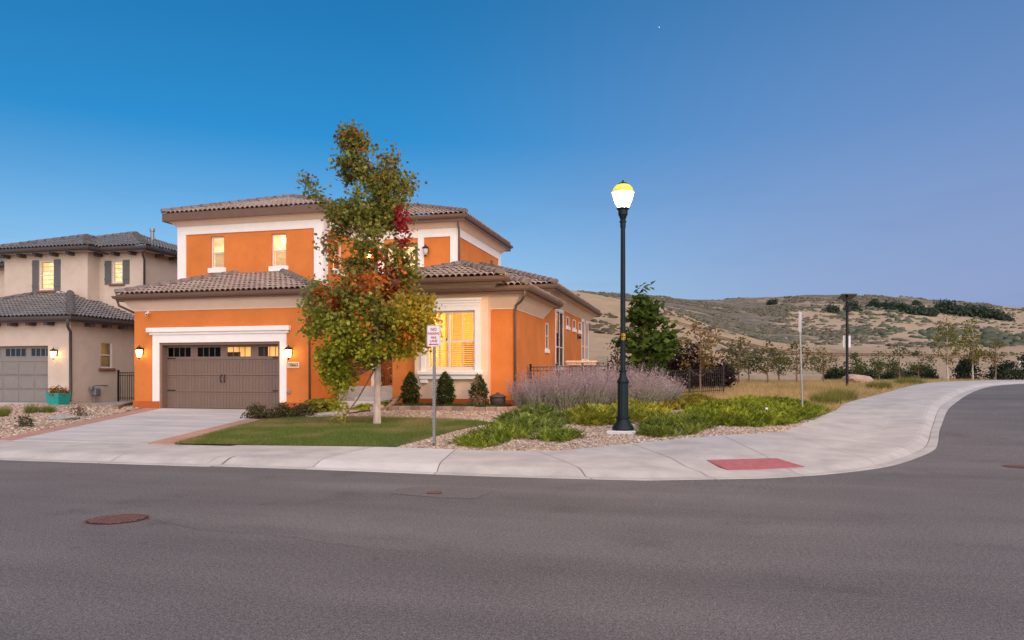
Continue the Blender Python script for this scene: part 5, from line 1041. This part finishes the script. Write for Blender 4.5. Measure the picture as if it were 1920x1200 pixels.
# brick pillar
t = thing('brick_pillar', (-4.75, 31, .7), 'brick pillar with a cream stone cap beside the orange side wall', 'pillar')
pz = .7
for row in range(14):
    for i in range(5 + row % 2):
        x0 = -5.25 + (i - (.5 if row % 2 else 0)) * .2; x1 = x0 + .19; x0 = max(x0, -5.25); x1 = min(x1, -4.26)
        if x1 - x0 > .03: b = MB(); b.box(x0, x1, 30.5, 30.595, pz + row * .1, pz + row * .1 + .088); b.build('brick', ('brick', 'brick3', 'brick2')[(row * 3 + i * 7) % 3], t)
b = MB(); b.box(-5.24, -4.27, 30.515, 31.5, pz - .2, pz + 1.39); b.build('core', 'brick', t)
b = MB(); b.bbox(-5.36, -4.15, 30.4, 31.6, pz + 1.392, pz + 1.48, .02); b.bbox(-5.42, -4.09, 30.34, 31.66, pz + 1.483, pz + 1.58, .03); b.build('cap', 'stucco_cream', t)

# left lot
mat('flower_mix', (.5, .3, .1), .8, attr='col')
PXc, PYc = -25.0, 24.6; pz = float(g(PXc, PYc))
t = thing('teal_planter', (PXc, PYc, pz), 'square teal planter of small orange flowers by the grey garage door', 'planter'); b = MB(); v0 = [(-.26, -.26, 0), (.26, -.26, 0), (.26, .26, 0), (-.26, .26, 0), (-.32, -.32, .5), (.32, -.32, .5), (.32, .32, .5), (-.32, .32, .5), (-.28, -.28, .5), (.28, -.28, .5), (.28, .28, .5), (-.28, .28, .5), (-.28, -.28, .44), (.28, -.28, .44), (.28, .28, .44), (-.28, .28, .44)]
b.add([(x + PXc, y + PYc, z + pz) for x, y, z in v0], [(3, 2, 1, 0)] + [(i, (i + 1) % 4, 4 + (i + 1) % 4, 4 + i) for i in range(4)] + [(4 + i, 4 + (i + 1) % 4, 8 + (i + 1) % 4, 8 + i) for i in range(4)] + [(8 + i, 8 + (i + 1) % 4, 12 + (i + 1) % 4, 12 + i) for i in range(4)] + [(12, 13, 14, 15)]); b.build('planter_box', 'teal', t)
def flowers(P, rng): c = simple((.10, .10, .03), (.2, .15, .04))(P, rng); k = rng.random(len(P)) < .35; c[k] = (.55, .22, .04); return c
shrub('planter_flowers', 'small orange flowers and leaves growing in the teal planter', (PXc, PYc, pz + .42), .85, .36, flowers, 40, 20, .06, .08, seed=150, cat='flowers')
for k, (u, v, lb) in enumerate(((-22.9, 20.3, 'green grass tuft on the left gravel, second from the photo edge'), (-22.35, 20.9, 'tallest green grass tuft on the left gravel'), (-21.95, 21.2, 'green grass tuft on the left gravel nearest the teal planter'), (-22.0, 19.4, 'green grass tuft at the left photo edge'))): tuft(u, v, .34, .42 if k == 1 else .34, 420, (.10, .13, .02), (.26, .25, .04), lb, group='grass tufts on the left gravel', seed=200 + k, lean=.42)
shrub('small_shrub', 'dark green little shrub on the left gravel nearest the sidewalk', (-18.35, 16.95, .2), .42, .42, GR, 24, 16, .05, .06, seed=160); shrub('small_shrub', 'thin twiggy shrub beside the flat grey stone', (-19.5, 20.0, .32), .5, .55, simple((.12, .10, .06), (.2, .16, .1)), 26, 10, .045, .07, seed=161)
t = thing('timber_edging', (-22, 24.7, .45), 'long timber edging board on the ground by the iron gate', 'board'); b = MB(); b.bar((-20.55, 22.75, .50), (-23.2, 26.9, .58), .1, .12); b.build('board', 'wood', t)
quadslab((-23.9, 25.0), (-22.4, 24.6), (-23.2, 27.5), (-24.9, 27.7), 'boulder_grey', 'slate_slab', lambda u, v: float(g(u, v)) + .02, 3, .1, path)
t = thing('gas_meter', (-25.45, 27.0, .48), 'grey gas meter on the side wall of the beige house', 'gas meter')
b = MB(); b.bbox(-25.62, -25.36, 26.86, 27.22, .78, 1.12, .05); b.build('meter_body', 'meter_grey', t); b = MB(); b.tube([(-25.48, 26.95, .4), (-25.48, 26.95, .8)], .03, 8); b.build('riser_pipe', 'galv', t)
b = MB(); b.tube([(-25.48, 26.9, 1.1), (-25.48, 26.9, 1.22), (-25.48, 27.3, 1.24), (-25.48, 27.7, 1.22), (-25.69, 27.7, 1.22)], .024, 8); b.build('outlet_pipe', 'meter_grey', t); b = MB(); b.lathe([(.09, 1.05), (.11, 1.12), (.09, 1.2)], (-25.5, 26.78, 0), 12); b.build('regulator', 'meter_grey', t)
# small bits in the corner bed
mat('blue_plastic', (.02, .10, .35), .5)
b = MB(); b.lathe([(.10, 0), (.10, .03), (.06, .06), (.01, .065)], (-.52, 17.72, float(g(-.52, 17.72)) + .02), 10); b.box(-.50, -.36, 17.70, 17.74, float(g(-.5, 17.7)) + .03, float(g(-.5, 17.7)) + .09); tag(b.build('blue_marker_cap', 'blue_plastic', None), 'small blue plastic cap lying on the gravel near the ramp', 'cap')
z_ = float(g(1.75, 21.6)); t = thing('sprinkler_head', (1.75, 21.6, z_), 'little white sprinkler head poking out of the right juniper', 'sprinkler'); b = MB(); b.tube([(1.75, 21.6, z_), (1.75, 21.6, z_ + .28)], .012, 6); b.build('riser', 'rubber', t); b = MB(); b.lathe([(.02, .27), (.04, .285), (.04, .32), (.02, .335)], (1.75, 21.6, z_), 10); b.build('head', 'sign_white', t)
# far rail fence and marker post on the near slope
def hz(p, Y):
    tau = (p - 960) / 1400; j = int(np.argmin(abs(np.linspace(-1.5, 1.6, 240) - tau))); cl = NP[:, j]; dep = -su * cl[:, 0] + cu * cl[:, 1]; z = float(np.interp(Y, dep, cl[:, 2])); X = tau * Y; return Vector((cu * X - su * Y, su * X + cu * Y, z))
t = thing('rail_fence', hz(1600, 250), 'long dark rail fence crossing the dry slope in the distance', 'fence'); prev = None; p = 1230
while p < 1890:
    q_ = hz(p, 225 + 18 * math.sin(p / 170)); b = MB(); b.box(q_.x - .12, q_.x + .12, q_.y - .12, q_.y + .12, q_.z - .3, q_.z + 1.25); b.build('post', 'bark_dark', t)
    if prev is not None:
        for hh in (.55, 1.05): b = MB(); b.bar(prev + Vector((0, 0, hh)), q_ + Vector((0, 0, hh)), .2, .36); b.build('rail', 'bark_dark', t)
    prev = q_; p += 22
q_ = hz(1912, 150); b = MB(); b.lathe([(.14, -.3), (.14, 2.2), (.05, 2.4)], tuple(q_), 10); tag(b.build('marker_post', 'sign_white', None), 'slim white marker post in the far field at the right edge', 'post')

# ================================================================== ground cover
OCT_V = [(1, 0, 0), (-1, 0, 0), (0, 1, 0), (0, -1, 0), (0, 0, 1), (0, 0, -1)]; OCT_F = [(4, 0, 2), (4, 2, 1), (4, 1, 3), (4, 3, 0), (5, 2, 0), (5, 1, 2), (5, 3, 1), (5, 0, 3)]
CUB_V = [(-.9, -.8, -.6), (.8, -.9, -.6), (.9, .8, -.6), (-.8, .9, -.6), (-.7, -.6, .6), (.6, -.7, .65), (.7, .6, .6), (-.6, .7, .55)]; CUB_F = [(4, 5, 6), (4, 6, 7), (0, 1, 5), (0, 5, 4), (1, 2, 6), (1, 6, 5), (2, 3, 7), (2, 7, 6), (3, 0, 4), (3, 4, 7)]
def gravel(name, poly, dens, size, label, seed, excl=(), cols=((.42, .30, .215), (.50, .385, .29), (.35, .23, .165), (.54, .46, .39), (.29, .225, .185))):
    rng = np.random.default_rng(seed); n = int(area(poly) * dens); q = sample(poly, n, rng)
    for e in excl: q = q[~inpoly(q[:, 0], q[:, 1], e)]
    n = len(q); P = np.column_stack([q, g(q[:, 0], q[:, 1]) + .008]); S = rng.uniform(*size, n)[:, None] * np.stack([rng.uniform(.7, 1.3, n), rng.uniform(.7, 1.3, n), rng.uniform(.45, .85, n)], -1)
    V, F = scatter(CUB_V, CUB_F, P, S, rotmats(n, rng, tilt=.35)); c = np.array(cols)[rng.integers(0, len(cols), n)] * rng.uniform(.75, 1.2, (n, 1))
    o = npmesh(name, V, F, 'stone', col=percol(c, 8)); return tag(o, label, 'gravel', kind='stuff')
MU2 = [(-13.5, 20.3), (-12.75, 19.95), (-12.2, 20.55), (-10.6, 21.2), (-10.0, 22.0), (-10.0, 23.4), (-13.2, 23.6)]
gravel('gravel', GRAV, 420, (.016, .036), 'tan and pink river gravel filling the corner bed', 1, [LAWN, MU2, bedp])
gravel('side_gravel', [(-30, 14.3), (-16.4, 14.3), (-20.1, 23.4), (-20.5, 26), (-25.5, 25), (-30, 24)], 110, (.02, .05), 'tan gravel covering the lot left of the driveway', 2, [[(-24.9, 25), (-22.2, 24.5), (-23.1, 27.6), (-25, 27.8)]])
# mulch chips
rng = np.random.default_rng(8); q = sample(MUL, 2600, rng); P = np.column_stack([q, g(q[:, 0], q[:, 1]) + .02]); V, F = scatter(CUB_V, CUB_F, P, np.stack([rng.uniform(.02, .06, 2600), rng.uniform(.006, .015, 2600), rng.uniform(.004, .01, 2600)], -1), rotmats(2600, rng, tilt=.3))
tag(npmesh('mulch_chips', V, F, 'stone', col=percol(mixcol((.07, .025, .012), (.16, .07, .035), rng.random(2600)), 8)), 'dark red bark mulch by the entry path', 'mulch', kind='stuff')
# lawn
rng = np.random.default_rng(9); n = 85000; q = sample(LAWN, n, rng); nz_ = fbm(q[:, 0], q[:, 1], .8, 3); nz2 = fbm(q[:, 0] + 40, q[:, 1], .35, 2)
P = np.column_stack([q, g(q[:, 0], q[:, 1])]); dry = np.clip(nz_ * 1.3 + nz2 * .8 + .12 + .35 * np.exp(-((q[:, 0] + 7.9) ** 2 + (q[:, 1] - 18.6) ** 2) / 1.2), 0, 1)
cc = mixcol((.095, .155, .027), (.19, .235, .05), rng.random(n)); cc = cc * (1 - dry[:, None]) + np.array((.30, .25, .10)) * dry[:, None]; cc *= rng.uniform(.75, 1.25, (n, 1))
tag(blades('lawn_grass', P, rng.uniform(.035, .075, n) * (1 + .3 * nz_), np.full(n, .011), cc, rng, .38), 'mown green lawn in front of the orange house', 'grass', kind='stuff')
# dry field
FIELD = [(3.45, 23.9), (4.3, 26.2), (5.2, 29.7), (6.6, 33), (8.6, 37.5), (11.5, 44.5), (15.8, 53.4), (22, 61.5), (16, 66), (4, 60), (-4, 50), (-4.5, 33), (-1.6, 27.2), (1.2, 28.2), (3.2, 27.6), (3.9, 26.1)]
rng = np.random.default_rng(10); n = 90000; q = sample(FIELD, n, rng); keep = rng.random(n) < np.clip(1.15 - (q[:, 1] - 24) / 60, .35, 1); q = q[keep]; n = len(q); nz_ = fbm(q[:, 0], q[:, 1], .5, 3); P = np.column_stack([q, g(q[:, 0], q[:, 1]) - .05])
cc = mixcol((.44, .30, .12), (.56, .41, .20), rng.random(n)); gr_ = np.clip(nz_ * 1.1 - .12, 0, .8)[:, None]; cc = cc * (1 - gr_) + np.array((.22, .22, .07)) * gr_; cc *= rng.uniform(.75, 1.2, (n, 1))
tag(blades('dry_grass', P, rng.uniform(.12, .30, n) * (1 + .5 * nz_), np.full(n, .018), cc, rng, .4), 'straw coloured dry grass field beside the side sidewalk', 'grass', kind='stuff')
for k, (u, v, r_, h_, lb) in enumerate(((5.0, 29.0, .8, .55, 'green grass clump at the sidewalk edge nearest the juniper'), (5.9, 31.6, 1.0, .6, 'larger green grass clump at the sidewalk edge'), (9.0, 39.5, .9, .5, 'green grass clump at the sidewalk edge past the solar light'), (11.9, 46.0, 1.2, .6, 'far green grass clump along the sidewalk'))): tuft(u - .6, v, r_, h_, 900, (.13, .15, .03), (.30, .27, .07), lb, group='green grass clumps along the sidewalk', seed=230 + k, lean=.45, wid=.02)
rng = np.random.default_rng(12); n = 4200; q = sample(bedp, n, rng); P = np.column_stack([q, np.full(n, .685)]); tag(blades('bed_groundcover', P, rng.uniform(.05, .12, n), np.full(n, .02), mixcol((.05, .075, .02), (.11, .13, .04), rng.random(n)), rng, .5), 'low green ground cover in the bed below the bay window', 'ground cover', kind='stuff')
# spreading junipers
def juniper(poly, label, cA, cB, seed, hh=.22, dens=520):
    rng = np.random.default_rng(seed); A = np.array(poly); c = A.mean(0); n = int(area(poly) * dens); q = sample(poly, n, rng); q += rng.normal(0, .07, q.shape); t = thing('juniper_shrub', (c[0], c[1], float(g(*c))), label, 'shrub', 'spreading junipers in the corner bed')
    # height falls off towards the rim
    P0 = np.vstack([A, A[:1]]); d = np.full(n, 9.)
    for i in range(len(A)):
        a, b_ = P0[i], P0[i + 1]; ab = b_ - a; tt = np.clip(((q - a) @ ab) / (ab @ ab), 0, 1); d = np.minimum(d, np.linalg.norm(q - a - tt[:, None] * ab, axis=1))
    mound = hh * np.clip(d / .45, .12, 1) * (.75 + .7 * fbm(q[:, 0], q[:, 1], 1.6, 2)); z = g(q[:, 0], q[:, 1]) + np.maximum(mound, .02) * rng.uniform(.35, 1, n)
    P = np.column_stack([q, z]); tv = []; tf = []
    for i in range(7):
        y = i / 7; w = .34 * (1 - y * .6); s_ = 1 if i % 2 else -1; k = len(tv); tv += [(0, y - .05, 0), (s_ * w, y + .30, .10), (s_ * .03, y + .22, .02)]; tf.append((k, k + 1, k + 2))
    k = len(tv); tv += [(-.035, 0, 0), (.035, 0, 0), (0, 1.15, .05)]; tf.append((k, k + 1, k + 2)); y0 = rng.uniform(0, 2 * PI, n); el_ = rng.uniform(.05, .8, n); cy, sy, ce, se = np.cos(y0), np.sin(y0), np.cos(el_), np.sin(el_); M = np.empty((n, 3, 3)); M[:, 0] = np.stack([cy, -sy * ce, sy * se], -1); M[:, 1] = np.stack([sy, cy * ce, -cy * se], -1); M[:, 2] = np.stack([0 * y0, se, ce], -1)
    V, F = scatter(tv, tf, P, rng.uniform(.12, .24, n), M); nz_ = fbm(q[:, 0], q[:, 1], 1.1, 3); mixv = np.clip(.45 + nz_ * .8 + rng.normal(0, .22, n), 0, 1); npmesh('foliage', V, F, 'needle', t, col=percol(mixcol(cA, cB, mixv) * rng.uniform(.7, 1.25, (n, 1)), len(tv)))
    b = MB()
    for k in range(14): e = q[k]; b.tube([(c[0], c[1], float(g(*c)) + .03), ((c[0] + e[0]) / 2, (c[1] + e[1]) / 2, float(g(*e)) + .06), (e[0], e[1], float(g(*e)) + .05)], [.02, .012, .005], 4, cap=False)
    b.build('stems', 'bark_dark', t)
DG, LG, YL, BR = (.11, .15, .02), (.30, .35, .035), (.46, .42, .04), (.16, .10, .03)
juniper([(-5.18, 15.4), (-4.69, 14.95), (-4.25, 14.95), (-4.27, 15.7), (-3.93, 16.42), (-3.98, 17.28), (-4.59, 18.13), (-5.08, 18.41), (-5.14, 17.42), (-5.17, 16.43)], 'dark green juniper tongue reaching the sidewalk right of the no parking sign', DG, LG, 301, .16)
juniper([(-5.02, 18.31), (-4.04, 17.26), (-3.49, 18.09), (-3.44, 19.46), (-3.89, 20.94), (-4.89, 21.96), (-5.39, 21.31), (-5.33, 19.76)], 'tall green juniper in front of the left end of the purple flowers', (.12, .165, .04), (.28, .33, .06), 302, .32)
juniper([(-3.63, 16.3), (-2.96, 15.97), (-2.65, 16.8), (-2.93, 17.74), (-3.52, 17.57)], 'small separate juniper patch left of the street lamp base', DG, LG, 303, .14)
juniper([(-3.44, 19.46), (-2.69, 18.96), (-2.06, 19.41), (-1.35, 19.99), (-.97, 22.34), (-1.89, 23.8), (-3.36, 22.3), (-3.94, 21.21)], 'yellow green juniper directly behind the street lamp base', (.20, .23, .03), YL, 304, .26)
juniper([(-1.4, 17.38), (-.74, 17.11), (-.17, 17.95), (.27, 19.42), (.01, 21.55), (-.77, 21.18), (-1.45, 19.47)], 'green juniper patch just right of the street lamp base', DG, (.26, .29, .04), 305, .16)
juniper([(.27, 19.5), (1.11, 19.6), (2.15, 20.75), (2.9, 22.4), (3.9, 25.6), (3.3, 27.6), (1.61, 28.0), (-.23, 24.43), (-.43, 21.9)], 'wide bright green juniper mat around the edge-on sign post', (.12, .165, .012), (.33, .37, .03), 306, .20)
juniper([(-1.33, 21.93), (-.33, 24.43), (.57, 27.6), (-.46, 28.2), (-1.67, 25.98)], 'yellowish juniper strip at the right end of the purple flowers', (.16, .15, .02), (.30, .24, .03), 307, .22)
# purple flowering sage
def sage(u, v, h, r, label, seed, n=330, tint=0.):
    rng = np.random.default_rng(seed); z0 = float(g(u, v)); t = thing('purple_sage_plant', (u, v, z0), label, 'plant', 'purple sage plants beside the house'); a = rng.uniform(0, 2 * PI, n); q = np.sqrt(rng.random(n)) * r * .55; base = np.stack([q * np.cos(a), q * np.sin(a), np.full(n, -.02)], -1); ln = h * rng.choice([rng.uniform(.6, .95), 1.], n) * rng.uniform(.68, 1.12, n)
    out = (.18 + .5 * q / r * 1.4 + rng.normal(0, .07, n)); dirv = np.stack([np.cos(a + rng.normal(0, .5, n)) * out + .10, np.sin(a) * out, np.ones(n)], -1); dirv /= np.linalg.norm(dirv, axis=1)[:, None]
    tip = base + dirv * ln[:, None]; side = np.stack([-dirv[:, 1], dirv[:, 0], 0 * a], -1); side = np.stack([np.cos(YAW) * np.ones(n), np.sin(YAW) * np.ones(n), 0 * a], -1) + rng.normal(0, .4, (n, 3)); side /= np.linalg.norm(side, axis=1)[:, None]; w = .009
    V = np.stack([base - side * w, base + side * w, tip], 1).reshape(-1, 3); F = np.arange(3 * n).reshape(n, 3)
    # grey green leaves low on the stems
    m = 9; tt = rng.uniform(.05, .55, (n, m)); LP = (base[:, None] + dirv[:, None] * (ln[:, None] * tt)[..., None]).reshape(-1, 3) + rng.normal(0, .025, (n * m, 3)); V2, F2 = scatter([(-.16, 0, 0), (.16, 0, 0), (0, 0, 1)], [(0, 1, 2)], LP, rng.uniform(.05, .11, n * m), rotmats(n * m, rng, tilt=.55)); F2 = F2 + len(V)
    cs = mixcol((.34, .29, .26), (.46, .41, .35), rng.random(n)); cl = mixcol((.17, .19, .10), (.34, .35, .22), rng.random(n * m)); npmesh('stems', np.vstack([V, V2]), np.vstack([F, F2]), 'blade', t, col=np.vstack([percol(cs, 3), percol(cl, 3)]), world=False)
    m = 13; tt = rng.beta(1.6, 1.1, (n, m)) * .5 + .5; FPp = (base[:, None] + dirv[:, None] * (ln[:, None] * tt)[..., None]).reshape(-1, 3) + rng.normal(0, .016, (n * m, 3)); V3, F3 = scatter([(-.5, 0, -.5), (.5, 0, -.5), (.45, .1, .5), (-.45, -.1, .5)], [(0, 1, 2, 3)], FPp, rng.uniform(.012, .026, n * m), rotmats(n * m, rng, tilt=.8))
    pv = np.repeat(rng.random(n) ** 1.3, m); fc = mixcol((.25, .165, .25), (.50, .39, .42), np.clip(pv + rng.normal(0, .15, n * m), 0, 1)); fc = fc * (1 - tint) + np.array((.48, .39, .36)) * tint; npmesh('flowers', V3, F3, 'blade', t, col=percol(fc * rng.uniform(.75, 1.2, (n * m, 1)), 4), world=False)
SG = [(-5.35, 23.1, 1.05, .6, 'purple sage plant at the left end, touching the orange house corner'), (-4.75, 22.75, 1.25, .7, 'purple sage plant, second from the house corner, front row'), (-4.9, 23.9, 1.4, .75, 'purple sage plant behind the two leftmost ones'), (-4.05, 22.8, 1.35, .75, 'purple sage plant, third from the house corner, front row'), (-4.0, 24.1, 1.5, .8, 'tall purple sage plant in front of the brick pillar'), (-3.3, 23.0, 1.4, .75, 'purple sage plant left of the street lamp, front row'), (-3.15, 24.4, 1.5, .8, 'tall purple sage plant left of the street lamp, back row'), (-2.6, 23.6, 1.35, .75, 'purple sage plant directly behind the street lamp'), (-2.1, 24.6, 1.45, .75, 'purple sage plant right of the street lamp, back row'), (-1.75, 24.0, 1.2, .7, 'purple sage plant right of the street lamp, front row'), (-1.45, 24.9, 1.15, .65, 'greener sage plant near the right end of the purple mass'), (-1.15, 25.7, 1.0, .55, 'pale thin sage plant at the far right end')]
for k, (u, v, h_, r_, lb) in enumerate(SG): sage(u, v, h_, r_, lb, 400 + k, 330 if k < 10 else 230, .1 if k < 9 else .45)

# a single bright star
b = MB(); b.lathe([(.1, -1.6), (1.1, -1.1), (1.6, 0), (1.1, 1.1), (.1, 1.6)], (0, 0, 0), 8); emit('starlight', (1, 1, 1), 1.)
Yd = 3000; Xd = (1236 - 960) / 1400 * Yd; b.v = [(x + cu * Xd - su * Yd, y + su * Xd + cu * Yd, z + 1.65 + (705 - 51) / 1400 * Yd) for x, y, z in b.v]; tag(b.build('star', 'starlight', None), 'tiny bright star high in the sky above the street lamp', 'star')

def strip(name, pts, w, m, dz):
    mb = MB(); P = spline(pts, 6)
    for i, p in enumerate(P):
        d = (P[min(i + 1, len(P) - 1)] - P[max(i - 1, 0)]).normalized(); nrm = Vector((-d.y, d.x)); ww = w * (.7 + .5 * abs(math.sin(i * 2.3 + pts[0][0])))
        for e in (-1, 1): q2 = p + nrm * e * ww / 2 + nrm * .02 * math.sin(i * 1.9); mb.v.append((q2.x, q2.y, float(g(q2.x, q2.y)) + dz))
    mb.f = [(2 * i, 2 * i + 2, 2 * i + 3, 2 * i + 1) for i in range(len(P) - 1)]; o = mb.build(name, m, None, kind='structure'); return o
mat('tar', (.11, .105, .105), .7, .2, 10.)
strip('road_crack', [(-6.1, 7.3), (-5.2, 6.95), (-4.3, 6.9), (-3.2, 6.6), (-2.4, 6.55)], .006, 'tar', .003)
# concrete apron before the neighbour's garage
quadslab((-32.2, 24.75), (-26.6, 24.75), (-26.6, 25.86), (-32.2, 25.86), 'drive_concrete', 'apron_slab', lambda u, v: float(g(u, v)) + .03, 2, .12)
